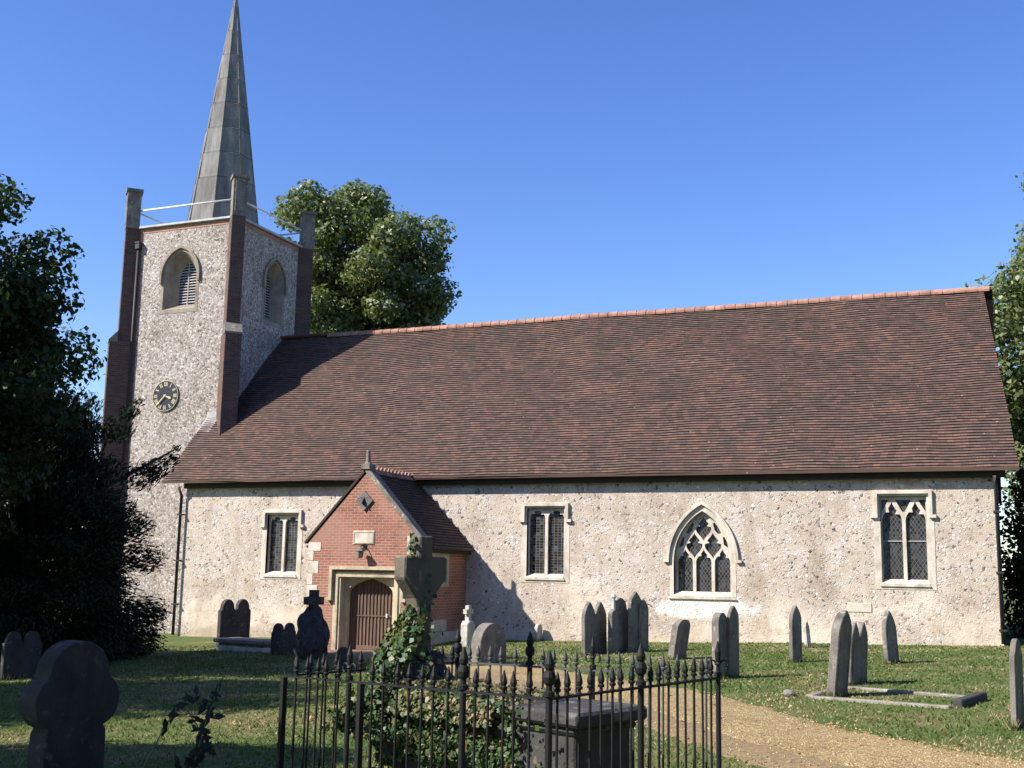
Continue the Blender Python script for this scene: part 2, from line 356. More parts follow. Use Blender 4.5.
M['louvre'] = simple('louvre_board', (.36,.34,.33), .85, 0, .5)
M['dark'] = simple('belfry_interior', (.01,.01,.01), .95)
M['bark'] = simple('bark', (.10,.08,.06), .95, 0, .6, 10, .6)
M['stem'] = simple('ivy_stem', (.24,.19,.13), .9, 0, .5, 30)
def wood_mat():
    m, nt, b = mat('door_oak'); co = coords(nt, None, (14, 14, .8)); n1 = noise_(nt, co, 2.0, 6, .65)
    c = ramp(nt, n1, [(.3, (.065,.038,.025)), (.55, (.14,.088,.06)), (.75, (.22,.145,.10))])
    nt.links.new(c, b.inputs['Base Color']); b.inputs['Roughness'].default_value = .75; bump(nt, b, n1, .4, .01); return m
M['oak'] = wood_mat()
def glazing_mat(name, kind):
    m, nt, b = mat(name); g_ = nt.nodes.new('ShaderNodeNewGeometry'); sp = N(nt, 'ShaderNodeSeparateXYZ'); nt.links.new(g_.outputs['Position'], sp.inputs[0])
    x, z = sp.outputs[0], sp.outputs[2]
    if kind == 'diamond':
        u = math_(nt, 'ADD', math_(nt, 'MULTIPLY', x, 10.5), math_(nt, 'MULTIPLY', z, 7.2)); v = math_(nt, 'SUBTRACT', math_(nt, 'MULTIPLY', x, 10.5), math_(nt, 'MULTIPLY', z, 7.2))
    else:
        u = math_(nt, 'MULTIPLY', x, 9.0); v = math_(nt, 'MULTIPLY', z, 13.0)
    fu, fv = math_(nt, 'FRACT', u), math_(nt, 'FRACT', v)
    st = [(0, (1,1,1)), (.10, (0,0,0)), (.90, (0,0,0)), (1, (1,1,1))]
    lead = math_(nt, 'MAXIMUM', ramp(nt, fu, st), ramp(nt, fv, st))
    cb = nt.nodes.new('ShaderNodeCombineXYZ'); nt.links.new(math_(nt, 'FLOOR', u), cb.inputs[0]); nt.links.new(math_(nt, 'FLOOR', v), cb.inputs[1])
    wn_ = N(nt, 'ShaderNodeTexWhiteNoise', noise_dimensions='2D'); nt.links.new(cb.outputs[0], wn_.inputs['Vector'])
    pane = ramp(nt, wn_.outputs['Value'], [(0, (.015,.016,.018)), (.7, (.03,.032,.035)), (1, (.07,.075,.075))])
    c = mix(nt, lead, pane, (.13,.115,.10)); nt.links.new(c, b.inputs['Base Color'])
    nt.links.new(ramp(nt, lead, [(0, (.16,.16,.16)), (1, (.75,.75,.75))]), b.inputs['Roughness'])
    # every quarry sits at a slightly different angle
    nm = N(nt, 'ShaderNodeVectorMath', operation='MULTIPLY_ADD'); nt.links.new(wn_.outputs['Color'], nm.inputs[0]); nm.inputs[1].default_value = (.22, 0, .22)
    sb = N(nt, 'ShaderNodeVectorMath', operation='SUBTRACT'); nt.links.new(g_.outputs['Normal'], sb.inputs[0]); sb.inputs[1].default_value = (.11, 0, .11); nt.links.new(sb.outputs[0], nm.inputs[2])
    nt.links.new(nm.outputs[0], b.inputs['Normal'])
    return m
M['glass_diamond'] = glazing_mat('leaded_diamond_glazing', 'diamond'); M['glass_square'] = glazing_mat('leaded_square_glazing', 'square')
def leaf_mat(name, stops, trans=.35, rough=.5, spec=.4):
    m, nt, b = mat(name); g_ = nt.nodes.new('ShaderNodeNewGeometry')
    c = ramp(nt, g_.outputs['Random Per Island'], stops); nt.links.new(c, b.inputs['Base Color']); b.inputs['Roughness'].default_value = rough
    b.inputs['Specular IOR Level'].default_value = spec
    tr = nt.nodes.new('ShaderNodeBsdfTranslucent'); nt.links.new(mix(nt, 1.0, c, (1.15,1.25,.55), 'MULTIPLY'), tr.inputs['Color'])
    ms = nt.nodes.new('ShaderNodeMixShader'); ms.inputs[0].default_value = trans
    nt.links.new(b.outputs[0], ms.inputs[1]); nt.links.new(tr.outputs[0], ms.inputs[2]); nt.links.new(ms.outputs[0], nt.nodes['Material Output'].inputs['Surface'])
    return m
M['leaf_lime'] = leaf_mat('lime_leaf', [(0, (.085,.125,.04)), (.5, (.135,.17,.062)), (1, (.21,.23,.11))], .3, .45, .5)
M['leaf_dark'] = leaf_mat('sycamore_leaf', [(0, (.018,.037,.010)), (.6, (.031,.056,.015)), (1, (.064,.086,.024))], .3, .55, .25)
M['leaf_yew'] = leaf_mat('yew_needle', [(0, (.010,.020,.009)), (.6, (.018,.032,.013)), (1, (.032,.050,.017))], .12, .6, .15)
M['leaf_ivy'] = leaf_mat('ivy_leaf', [(0, (.022,.055,.018)), (.5, (.045,.095,.028)), (.8, (.10,.14,.04)), (.93, (.19,.17,.06)), (1, (.24,.13,.05))], .2, .5, .35)
M['leaf_ivy_dry'] = leaf_mat('dry_ivy_leaf', [(0, (.045,.075,.025)), (.45, (.10,.12,.04)), (.7, (.19,.15,.075)), (1, (.34,.25,.16))], .2, .6, .3)
M['leaf_sprig'] = leaf_mat('sprig_leaf', [(0, (.010,.016,.007)), (1, (.022,.030,.012))], .2)
M['grass_green'] = leaf_mat('grass_blade', [(0, (.072,.118,.028)), (.6, (.108,.158,.042)), (1, (.18,.20,.07))], .3, .6, .25)
M['grass_dry'] = leaf_mat('dry_grass_blade', [(0, (.20,.17,.075)), (.6, (.32,.25,.14)), (1, (.42,.34,.22))], .25, .7, .2)
M['fallen'] = leaf_mat('fallen_leaf', [(0, (.16,.08,.035)), (.6, (.30,.17,.08)), (1, (.42,.30,.18))], .15, .7, .2)
def ground_mat():
    m, nt, b = mat('turf'); co = coords(nt)
    n1 = noise_(nt, co, .42, 7, .66); n2 = noise_(nt, co, 2.3, 6, .7); n3 = noise_(nt, co, 24, 4, .7)
    t = math_(nt, 'ADD', math_(nt, 'MULTIPLY', n1, .62), math_(nt, 'MULTIPLY', n2, .38))
    c = ramp(nt, t, [(.38, (.072,.112,.028)), (.49, (.100,.138,.040)), (.56, (.17,.165,.068)), (.66, (.30,.235,.14))])
    c = mix(nt, .7, c, ramp(nt, n3, [(.3, (.5,.5,.5)), (.7, (1.15,1.15,1.15))]), 'MULTIPLY')
    nt.links.new(c, b.inputs['Base Color']); b.inputs['Roughness'].default_value = 1; b.inputs['Specular IOR Level'].default_value = .1
    bump(nt, b, n3, .8, .03); return m
M['turf'] = ground_mat()
def gravel_mat():
    m, nt, b = mat('gravel'); co = coords(nt)
    v = N(nt, 'ShaderNodeTexVoronoi', Scale=48.0); nt.links.new(co, v.inputs['Vector']); sc = N(nt, 'ShaderNodeSeparateColor'); nt.links.new(v.outputs['Color'], sc.inputs[0])
    c = ramp(nt, sc.outputs[0], [(0, (.17,.11,.042)), (.4, (.31,.215,.085)), (.75, (.40,.295,.13)), (1, (.54,.45,.27))])
    n = noise_(nt, co, .9, 6, .65); c = mix(nt, .7, c, ramp(nt, n, [(.3, (.62,.58,.52)), (.55, (1,1,1))]), 'MULTIPLY')
    nt.links.new(c, b.inputs['Base Color']); b.inputs['Roughness'].default_value = .9
    bump(nt, b, v.outputs['Distance'], .9, .02); return m
M['gravel'] = gravel_mat()
M['pebble'] = leaf_mat('gravel_pebble', [(0, (.18,.12,.046)), (.5, (.33,.23,.09)), (.85, (.44,.33,.155)), (1, (.60,.51,.33))], 0.0, .85, .2)
M['dirt'] = simple('bare_earth', (.25,.18,.095), .95, 0, .9, 22, .6)

# ------------------------------------------------------------------ ground and path
def nonuni(a, b, step, far):
    c = np.arange(a, b + step / 2, step); outl = [a - d for d in far][::-1]; outr = [b + d for d in far]
    return np.concatenate([outl, c, outr])
xs = nonuni(-34, 8, .3, [2, 6, 14, 30, 70, 160, 400, 1500]); ys = nonuni(-34, 6, .3, [2, 6, 14, 30, 70, 160, 400, 2500])
mb = MB(); nx, ny = len(xs), len(ys)
mb.v = [(x, y, g(x, y)) for y in ys for x in xs]
mb.f = [(j*nx+i, j*nx+i+1, (j+1)*nx+i+1, (j+1)*nx+i) for j in range(ny-1) for i in range(nx-1)]; mb.m = [0] * len(mb.f)
tag(mb.build('ground', M['turf'], smooth=True), 'churchyard lawn of green grass with dry straw coloured patches', 'ground', kind='structure')

PATH = [(2.6,-24.2),(1.5,-22.6),(.2,-21.15),(-1.25,-19.7),(-2.6,-18.0),(-3.9,-15.95),(-5.4,-14.0),(-7.4,-12.1),(-10,-9.7),(-13,-6.9),(-15.3,-4.9),(-16.1,-3.75)]
def catmull(P, n):
    P = [Vector(p) for p in P]; out = []
    for i in range(len(P) - 1):
        p0, p1, p2, p3 = P[max(i-1,0)], P[i], P[i+1], P[min(i+2,len(P)-1)]
        for k in range(n):
            t = k / n; out.append(.5*((2*p1)+(-p0+p2)*t+(2*p0-5*p1+4*p2-p3)*t*t+(-p0+3*p1-3*p2+p3)*t*t*t))
    out.append(P[-1]); return out
pc = catmull(PATH, 24)
def path_dist(x, y):
    return min((x-p.x)**2 + (y-p.y)**2 for p in pc[::3]) ** .5
def strip(name, half, lift, m, label, shift=0, seed=0):
    mb = MB(); K = 16; n = len(pc)
    for i, p in enumerate(pc):
        t = (pc[min(i+1,n-1)] - pc[max(i-1,0)]).normalized(); nr = Vector((-t.y, t.x))
        for k in range(K + 1):
            s = -1 + 2*k/K; rag = .16 * noise.noise(Vector((i*.16 + seed, 7 if s > 0 else 3, 0))) + .10 * noise.noise(Vector((i*.6 + seed, 17 if s > 0 else 13, 0)))
            q = p + nr * (s * (half + rag) + shift); e = 1 - abs(s)**6
            mb.v.append((q.x, q.y, g(q.x, q.y) + lift + .03*e*(1 if lift > .003 else .3) - .012*(1-e)))
    mb.f = [(i*(K+1)+k, (i+1)*(K+1)+k, (i+1)*(K+1)+k+1, i*(K+1)+k+1) for i in range(n-1) for k in range(K)]; mb.m = [0]*len(mb.f)
    return tag(mb.build(name, m, smooth=True), label, name.replace('_', ' '), kind='structure')
strip('path_verge', 1.0, .006, M['dirt'], 'bare earth verge beside the gravel path', .22, 5)
strip('gravel_path', .92, .012, M['gravel'], 'orange gravel path curving to the church porch', 0, 0)

# ------------------------------------------------------------------ church
church = empty('church', (-12.3, 5, .3), 'flint village church with tiled nave roof, brick porch, square tower and metal spire', 'church')
YS = 0.0
def fS(u, v, d): return Vector((u, YS + d, v))             # on the nave's south wall, d into the wall
def arch_pts(xc, hw, z0, zs, za, n=10, kind='point'):
    """opening outline ccw from bottom left: springing zs, apex za"""
    P = [(xc - hw, z0), (xc + hw, z0), (xc + hw, zs)]
    h = za - zs
    for i in range(1, 2*n):
        t = i / n
        if kind == 'round': a = math.pi * i / (2*n); P.append((xc + hw*math.cos(a), zs + h*math.sin(a)))
        elif kind == 'tudor':
            a = math.pi * i / (2*n); s = math.sin(a); P.append((xc + hw*math.cos(a), zs + h*(.62*s**.55 + .38*(1-abs(math.cos(a))))))
        elif kind == 'ogee':
            q = abs(1 - t); sgn = 1 if t < 1 else -1
            zz = 1 - q; w = .5*(1 + math.cos(math.pi * zz)); P.append((xc + sgn*hw*w, zs + h*zz))
        else:
            # two-centred pointed arch
            Rr = (hw*hw + h*h) / (2*hw); sgn = 1 if t < 1 else -1; q = t if t < 1 else 2 - t
            amax = math.asin(min(1, h / Rr)) if h <= Rr else math.pi - math.asin(h / Rr)
            amax = math.atan2(h, Rr - hw) if Rr > hw else math.pi/2 + .0
            a = amax * q; P.append((xc + sgn*(hw - Rr + Rr*math.cos(a)), zs + Rr*math.sin(a)))
    P.append((xc - hw, zs)); return P
def band(mb, pts, w, fn, d0, d1):
    """a moulding of width w running along 2D points"""
    pts = [Vector(p) for p in pts]; n = len(pts); A = []; B = []
    for i, p in enumerate(pts):
        a = (pts[i] - pts[i-1]).normalized() if i else None; b_ = (pts[i+1] - pts[i]).normalized() if i < n-1 else None
        a = a or b_; b_ = b_ or a; t = (a + b_); t = t.normalized() if t.length > 1e-6 else a
        nr = Vector((-t.y, t.x)); k = 1 / max(.5, nr.dot(Vector((-a.y, a.x)))); A.append(p + nr*w/2*k); B.append(p - nr*w/2*k)
    for i in range(n - 1):
        q = [A[i], A[i+1], B[i+1], B[i]]
        F = [fn(p.x, p.y, d0) for p in q]; K = [fn(p.x, p.y, d1) for p in q]
        mb.raw(F + K, [(0,1,2,3), (0,4,5,1), (2,6,7,3)] + ([(0,3,7,4)] if i == 0 else []) + ([(1,5,6,2)] if i == n-2 else []))
W3 = arch_pts(-7.41, .80, 1.70, 2.62, 3.98, 12)
windows = [  # opening outlines in the south wall
    [(-21.47,2.05),(-20.32,2.05),(-20.32,3.92),(-21.47,3.92)],
    [(-12.56,2.12),(-11.42,2.12),(-11.42,4.08),(-12.56,4.08)],
    W3,
    [(-2.74,2.13),(-1.60,2.13),(-1.60,4.34),(-2.74,4.34)]]
mb = MB()
mb.plate([(-24.7,-.6),(.07,-.6),(.07,4.98),(-24.7,4.98)], windows, fS, 0, .30, rim=False)
ZR, YR, YN = 10.83, 5.06, 10.12
mb.face([(.07,0,-.6),(.07,YN,-.6),(.07,YN,4.98),(.07,YR,10.55),(.07,0,4.98)])
mb.face([(-24.7,0,-.6),(-24.7,0,4.98),(-24.7,YR,10.55),(-24.7,YN,4.98),(-24.7,YN,-.6)])
mb.face([(-24.7,YN,-.6),(-24.7,YN,4.98),(.07,YN,4.98),(.07,YN,-.6)])
nave = mb.build('nave_wall', M['flint_nave'], church)
# footing course, pale tablet, odd ashlar blocks and a band of brick under the eaves
mb = MB(); mb.box((-3.62,-.018,1.37),(-3.02,.05,1.60)); mb.build('wall_tablet', M['ashlar'], nave, bevel=.008)
# main roof: stepped courses of tiles
def roof_grid(name, x0, x1, eave, ridge, ncourse, nseg, material, parent, ueave=None, sag=.05, thick=.035, under=.24):
    """eave/ridge: (fn(x)->point) ; builds a saw-toothed tile slope"""
    E0, R0 = eave, ridge; V = []; F = []; UV = []
    xs_ = np.linspace(x0, x1, nseg + 1)
    nrm = (Vector(R0(0)) - Vector(E0(0)));
    up = None
    rows = []
    for c in range(ncourse):
        for top in (0, 1):
            t = (c + top * 1.0) / ncourse
            row = []
            for i, x in enumerate(xs_):
                e = Vector(E0(x)); r_ = Vector(R0(x)); p = e.lerp(r_, t)
                d = (r_ - e).normalized(); ax = (Vector(E0(x + 1)) - e).normalized(); n_ = ax.cross(d).normalized()
                if n_.z < 0: n_ = -n_
                s = min(1, .12 + t*2.2) * sag * noise.noise(Vector((x*.22, t*2.2, 3.1))) + .5*sag*noise.noise(Vector((x*.9, t*6, 1.7)))
                lift = (thick if top == 0 else 0) + .007*noise.noise(Vector((x*3.1, c*1.7, 0)))
                p = p + n_ * (s + lift) - d * (.012*abs(noise.noise(Vector((x*4.3, c*3.3, 5)))) if top == 0 else 0)
                row.append(len(V)); V.append(p); 
            rows.append((row, c + (0.02 if top == 0 else .98)))
    uvl = []
    for k in range(len(rows) - 1):
        (a, va), (b, vb) = rows[k], rows[k+1]
        riser = k % 2 == 1
        for i in range(nseg):
            F.append((a[i], a[i+1], b[i+1], b[i]))
            vv = (va, va, vb, vb) if not riser else (vb, vb, vb, vb)
            uvl += [(xs_[i], vv[0]), (xs_[i+1], vv[1]), (xs_[i+1], vv[2]), (xs_[i], vv[3])]
    # underside
    b = len(V); e0, e1 = Vector(E0(x0)), Vector(E0(x1)); r0, r1 = Vector(R0(x0)), Vector(R0(x1)); dn = Vector((0, 0, -under))
    V += [e0 + dn*.35, e1 + dn*.35, r1 + dn*1.4, r0 + dn*1.4]
    for q in ((b, b+3, b+2, b+1),):
        F.append(q); uvl += [(0, .5)]*4
    first, last = rows[0][0], rows[-1][0]
    F.append((first[0], b, b+1, first[-1])); uvl += [(0,.5)]*4
    F.append((b, *[r[0][0] for r in rows][::1], b+3)); uvl += [(0,.5)]*(len(rows)+2)
    F.append((b+1, b+2, *[r[0][-1] for r in rows][::-1])); uvl += [(0,.5)]*(len(rows)+2)
    me = bpy.data.meshes.new(name); me.from_pydata([tuple(v) for v in V], [], F); me.materials.append(material)
    uvm = me.uv_layers.new(name='UVMap'); uvm.data.foreach_set('uv', [c for p in uvl for c in p]); me.update()
    o = bpy.data.objects.new(name, me); col.objects.link(o); attach(o, parent); return o
def eaveS(x): return (x + max(0, x + 8)*.045, -.36, 4.97 + .045*(x + 12)/12 + (.10 if x < -22 else 0)*((-x-22)/3.4))
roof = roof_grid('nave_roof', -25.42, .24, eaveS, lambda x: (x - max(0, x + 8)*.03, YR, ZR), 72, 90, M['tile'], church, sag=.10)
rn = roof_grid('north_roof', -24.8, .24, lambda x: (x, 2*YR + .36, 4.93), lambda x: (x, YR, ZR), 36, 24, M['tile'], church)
mb = MB(); x = -22.6
while x < -.15:
    L_ = .33; zz = ZR + .068*noise.noise(Vector((x*.22, 2.2, 3.1))) + .01*noise.noise(Vector((x*2, 0, 0))); A = []
    for q, xx in enumerate((x, x + L_ - .012)):
        rr = .125 if q == 0 else .138
        A += [Vector((xx, YR + rr*1.15*math.cos(a), zz - .03 + rr*math.sin(a))) for a in np.linspace(R(-20), R(200), 9)]
    mb.raw(A, [(k, k+1, 10+k, 9+k) for k in range(8)] + [tuple(range(9)), tuple(range(17, 8, -1))]); x += L_
mb.build('ridge_tiles', M['ridge'], roof)
mb = MB(); mb.box((-24.9, YR-.14, ZR-.02), (-22.58, YR+.14, ZR+.10)); mb.build('mortared_ridge', M['ridge_dark'], roof, bevel=.05)  # ridge length in the tower's shadow, shade painted as a darker colour
# lead flashing where the roof runs under the tower
slope = (ZR - 4.93) / (YR + .36)
mb = MB()
def rz(y): return 5.0 + (y + .36) * slope
mb.raw([(-25.46,1.30,rz(1.30)+.03),(-24.95,1.30,rz(1.30)+.03),(-24.95,1.84,rz(1.84)+.03),(-25.46,1.84,rz(1.84)+.03),(-25.46,1.84,rz(1.84)+.22),(-24.95,1.84,rz(1.84)+.22)], [(0,1,2,3),(3,2,5,4)])
mb.build('lead_flashing', M['lead'], roof)
mb = MB(); mb.box((-24.7,-.16,4.78),(.3,-.02,4.95)); mb.build('eave_board', M['soffit'], roof)
# downpipes at both corners
for x in (-24.80, .06):
    mb = MB(); mb.tube([(x,-.12,g(x,0)+.05),(x,-.12,4.55),(x-.02,-.26,4.82)], .05, 8)
    p = mb.build('downpipe', M['pipe'], church, smooth=True)
    for z in (1.0, 2.4, 3.9):
        mb = MB(); mb.box((x-.09,-.18,z),(x+.09,0,z+.05)); mb.build('pipe_bracket', M['pipe'], p)

# nave windows
def square_window(x0, x1, z0, z1, kind):
    xc = (x0 + x1)/2; o = .17
    mb = MB(); mb.plate([(x0-o,z0-.16),(x1+o,z0-.16),(x1+o,z1+.16),(x0-o,z1+.16)], [[(x0,z0),(x1,z0),(x1,z1),(x0,z1)]], fS, -.012, .24)
    fr = mb.build('window', M['ashlar'], church)
    mb = MB(); mb.raw([(x0,-.05,z0-.02),(x1,-.05,z0-.02),(x1,.16,z0+.09),(x0,.16,z0+.09),(x0-.05,-.05,z0-.09),(x1+.05,-.05,z0-.09),(x1+.05,.0,z0-.09),(x0-.05,.0,z0-.09)], [(0,1,2,3),(4,5,1,0),(7,6,5,4),(0,3,7,4),(1,5,6,2)])
    mb.build('sill', M['ashlar'], fr)
    hw = (x1 - x0)/4 - .04; lights = []; holes = []
    for c in (xc - (x1-x0)/4 - .005, xc + (x1-x0)/4 + .005):
        if kind == 'round':
            P = arch_pts(c, hw, z0 + .05, z1 - .30, z1 - .07, 8, 'round')
            # cusps
            Q = []
            for (u, v) in P:
                Q.append((u, v))
            k = len(Q)
            for i in (k//2 - 3, k//2 + 4):
                if 0 < i < k: u, v = Q[i]; Q[i] = (c + (u - c)*.72, z1 - .30 + (v - z1 + .30)*.72)
            holes.append(Q)
        else:
            P = arch_pts(c, hw, z0 + .05, z1 - .62, z1 - .10, 10, 'ogee'); k = len(P)
            for i in (k//2 - 5, k//2 + 6):
                u, v = P[i]; P[i] = (c + (u - c)*.5, v - .05)
            holes.append(P)
    if kind == 'ogee':
        holes.append([(xc-.20, z1-.09),(xc-.03, z1-.40),(xc+.03, z1-.40),(xc+.20, z1-.09)])
        holes.append([(x0+.03, z1-.09),(x0+.03, z1-.40),(x0+.15, z1-.20),(x0+.20, z1-.09)])
        holes.append([(x1-.20, z1-.09),(x1-.15, z1-.20),(x1-.03, z1-.40),(x1-.03, z1-.09)])
    mb = MB(); mb.plate([(x0+.002,z0+.01),(x1-.002,z0+.01),(x1-.002,z1-.002),(x0+.002,z1-.002)], holes, fS, .09, .19)
    mb.build('tracery', M['ashlar'], fr)
    mb = MB(); mb.face([fS(x0,z0,.17),fS(x1,z0,.17),fS(x1,z1,.17),fS(x0,z1,.17)])
    mb.build('glazing', M['glass_diamond' if kind == 'ogee' else 'glass_square'], fr)
    if kind == 'ogee':
        mb = MB(); mb.box((x0,.14,z0+1.05),(x1,.152,z0+1.075)); mb.build('saddle_bar', M['lead'], fr)
    mb = MB(); e = .10; dz = .52 if kind == 'ogee' else .36
    band(mb, [(x0-e-.13,z1-dz),(x0-e,z1-dz),(x0-e,z1+.10),(x1+e,z1+.10),(x1+e,z1-dz),(x1+e+.13,z1-dz)], .085, fS, -.085, 0)
    mb.build('hood_mould', M['ashlar'], fr)
    return fr
square_window(-21.47,-20.32,2.05,3.92,'round')
square_window(-12.56,-11.42,2.12,4.08,'round')
square_window(-2.74,-1.60,2.13,4.34,'ogee')
# pointed window with reticulated tracery
def offset_arch(o): return arch_pts(-7.41, .80 + o, 1.70 - o*.6, 2.62, 3.98 + o*1.35, 12)
mb = MB(); mb.plate(offset_arch(.11), [W3], fS, -.008, .26)
fr = mb.build('pointed_window', M['ashlar'], church)
mb = MB(); mb.raw([(-8.25,-.05,1.68),(-6.57,-.05,1.68),(-6.57,.16,1.80),(-8.25,.16,1.80),(-8.35,-.05,1.60),(-6.47,-.05,1.60),(-6.47,0,1.60),(-8.35,0,1.60)], [(0,1,2,3),(4,5,1,0),(7,6,5,4),(0,3,7,4),(1,5,6,2)]); mb.build('sill', M['ashlar'], fr)
pt, rr_, zs3 = .515, .46, 2.58
def cell(xc, zc, full=True, sc=.90, cusp=.07):
    P = []
    n = 16
    for i in range(n*2):
        t = i/(n*2)*4           # quarter index
        zz = (-1 + t) if t <= 2 else (3 - t); sg = 1 if t <= 2 else -1
        w = .5*(1 + math.cos(math.pi*zz)); P.append([xc + sg*pt/2*w*sc*.98, zc + zz*rr_*sc*.92])
    for i in (n//2, n//2 + n, ): pass
    for i in (int(n*.62), int(n*1.38), n + int(n*.38) + n//4*0, 0):
        pass
    for i in (10, 22):           # cusps on the shoulders
        u, v = P[i]; P[i] = [xc + (u-xc)*.72, zc + (v-zc)*.9]
        j = 32 - i; u, v = P[j % 32]; P[j % 32] = [xc + (u-xc)*.72, zc + (v-zc)*.9]
    return [tuple(p) for p in P]
holes = []
for k in (-1, 0, 1):
    c = -7.41 + k*pt; hw = .212
    P = arch_pts(c, hw, 1.78, zs3 + .02, zs3 + rr_*.86, 10, 'ogee'); kk = len(P)
    for i in (kk//2 - 5, kk//2 + 6): u, v = P[i]; P[i] = (c + (u-c)*.62, v - .03)
    holes.append(P)
for k in (-.5, .5): holes.append(cell(-7.41 + k*pt, zs3 + rr_))
top = cell(-7.41, zs3 + 2*rr_, sc=.86); holes.append(top)
for sg in (-1, 1):
    q = [(.56, 3.06), (.68, 2.98), (.66, 3.10), (.585, 3.27), (.53, 3.28)]; q2 = [(.31, 3.46), (.40, 3.36), (.49, 3.38), (.41, 3.54), (.31, 3.67), (.26, 3.64)]
    for qq in (q, q2):
        qq = [(-7.41 + sg*u, v) for u, v in qq]; holes.append(qq if sg > 0 else qq[::-1])
inner = arch_pts(-7.41, .798, 1.71, 2.62, 3.977, 12)
mb = MB(); mb.plate(inner, holes, fS, .15, .25); mb.build('tracery', M['ashlar'], fr)
mb = MB(); mb.prism(inner, fS, .225, .235); mb.build('glazing', M['glass_diamond'], fr)
P = offset_arch(.16)[2:]; P = [(P[0][0]+.12, P[0][1]), ] + P + [(P[-1][0]-.12, P[-1][1])]
mb = MB(); band(mb, P, .075, fS, -.08, 0); mb.build('hood_mould', M['ashlar'], fr)

# ---------------- tower
TX0, TX1, TY0, TY1, TZ = -29.22, -24.67, 1.85, 6.20, 14.62
def fTS(u, v, d): return Vector((u, TY0 + d, v))
def fTE(u, v, d): return Vector((TX1 - d, u, v))
belS = arch_pts(-27.02, .72, 11.45, 12.72, 13.62, 10); belE = arch_pts(4.35, .60, 11.32, 12.78, 13.62, 10)
mb = MB()
mb.plate([(TX0,-.6),(TX1,-.6),(TX1,TZ),(TX0,TZ)], [belS], fTS, 0, .02, rim=False, reveal=False)
mb.plate([(TY0,-.6),(TY1,-.6),(TY1,TZ),(TY0,TZ)], [belE], fTE, 0, .02, rim=False, reveal=False)
mb.face([(TX0,TY1,-.6),(TX0,TY0,-.6),(TX0,TY0,TZ),(TX0,TY1,TZ)]); mb.face([(TX1,TY1,-.6),(TX0,TY1,-.6),(TX0,TY1,TZ),(TX1,TY1,TZ)]); mb.face([(TX0,TY0,TZ),(TX1,TY0,TZ),(TX1,TY1,TZ),(TX0,TY1,TZ)])
tower = mb.build('tower', M['flint_tower'], church)
def belfry(fn, uc, hw, z0, zs, za):
    opening = arch_pts(uc, hw, z0, zs, za, 10); outer = arch_pts(uc, hw + .13, z0 - .14, zs, za + .17, 10)
    mb = MB(); mb.plate(outer, [opening], fn, -.010, .02, reveal=False); w = mb.build('belfry_window', M['ashlar_grey'], tower)
    D = .46 if fn is fTS else .42; inn = arch_pts(uc + .03, hw*.55, z0 + .26, zs - .15, za - .30, 10); n = len(opening)
    mb = MB(); mb.raw([fn(u, v, -.010) for u, v in opening] + [fn(u, v, D) for u, v in inn], [(k, n + k, n + (k+1) % n, (k+1) % n) for k in range(n)]); mb.build('window_splay', M['ashlar_grey'], w)
    mb = MB(); z = z0 + .24; lw = hw*.6; cc = uc + .03
    while z < za - .25:
        mb.raw([fn(cc-lw,z,D-.02), fn(cc+lw,z,D-.02), fn(cc+lw,z+.10,D+.12), fn(cc-lw,z+.10,D+.12), fn(cc-lw,z-.025,D-.02), fn(cc+lw,z-.025,D-.02)], [(0,1,2,3),(4,5,1,0)]); z += .105
    mb.raw([fn(cc-.02,z0+.2,D-.03), fn(cc+.02,z0+.2,D-.03), fn(cc+.02,za-.3,D-.03), fn(cc-.02,za-.3,D-.03)], [(0,1,2,3)])
    mb.build('louvre', M['louvre'], w)
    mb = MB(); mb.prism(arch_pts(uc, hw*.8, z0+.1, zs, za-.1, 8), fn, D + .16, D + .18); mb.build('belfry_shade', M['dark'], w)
    mb = MB(); P = arch_pts(uc, hw + .12, z0, zs, za + .15, 10)[2:]; P = [(P[0][0], P[0][1]-.28)] + P + [(P[-1][0], P[-1][1]-.28)]
    band(mb, P, .09, fn, -.09, 0); mb.build('hood_mould', M['ashlar_grey'], w)
belfry(fTS, -27.02, .72, 11.45, 12.72, 13.62); belfry(fTE, 4.35, .60, 11.32, 12.78, 13.62)
# brick quoins and brick course under the parapet
mb = MB(); z = 7.0; k = 0
while z < TZ - .16:
    w = (.30 if k % 2 else .20) + .04*random.random(); mb.box((TX1-w, TY0-.010, z), (TX1-.01, TY0+.05, z+.29)); z += .30; k += 1
mb.box((TX0+.1, TY0-.012, TZ-.17), (TX1-.02, TY0+.05, TZ-.02)); mb.box((TX1-.05, TY0+.02, TZ-.17), (TX1+.012, TY1-.1, TZ-.02))
z = 4.0
while z < TZ - .2: mb.box((TX0+.02, TY0-.011, z), (TX0+.36+.05*random.random(), TY0+.05, z+.3)); z += .31
mb.build('brick_quoins', M['brick_quoin'], tower)
mb = MB(); mb.box((TX0-.10,TY0-.12,TZ),(TX1+.12,TY0+.15,TZ+.09)); mb.box((TX1-.15,TY0+.15,TZ),(TX1+.12,TY1+.12,TZ+.09)); mb.box((TX0-.10,TY0+.15,TZ),(TX0+.15,TY1+.12,TZ+.09)); mb.box((TX0+.15,TY1-.15,TZ),(TX1-.15,TY1+.12,TZ+.09))
mb.build('parapet_coping', M['lead'], tower, bevel=.015)
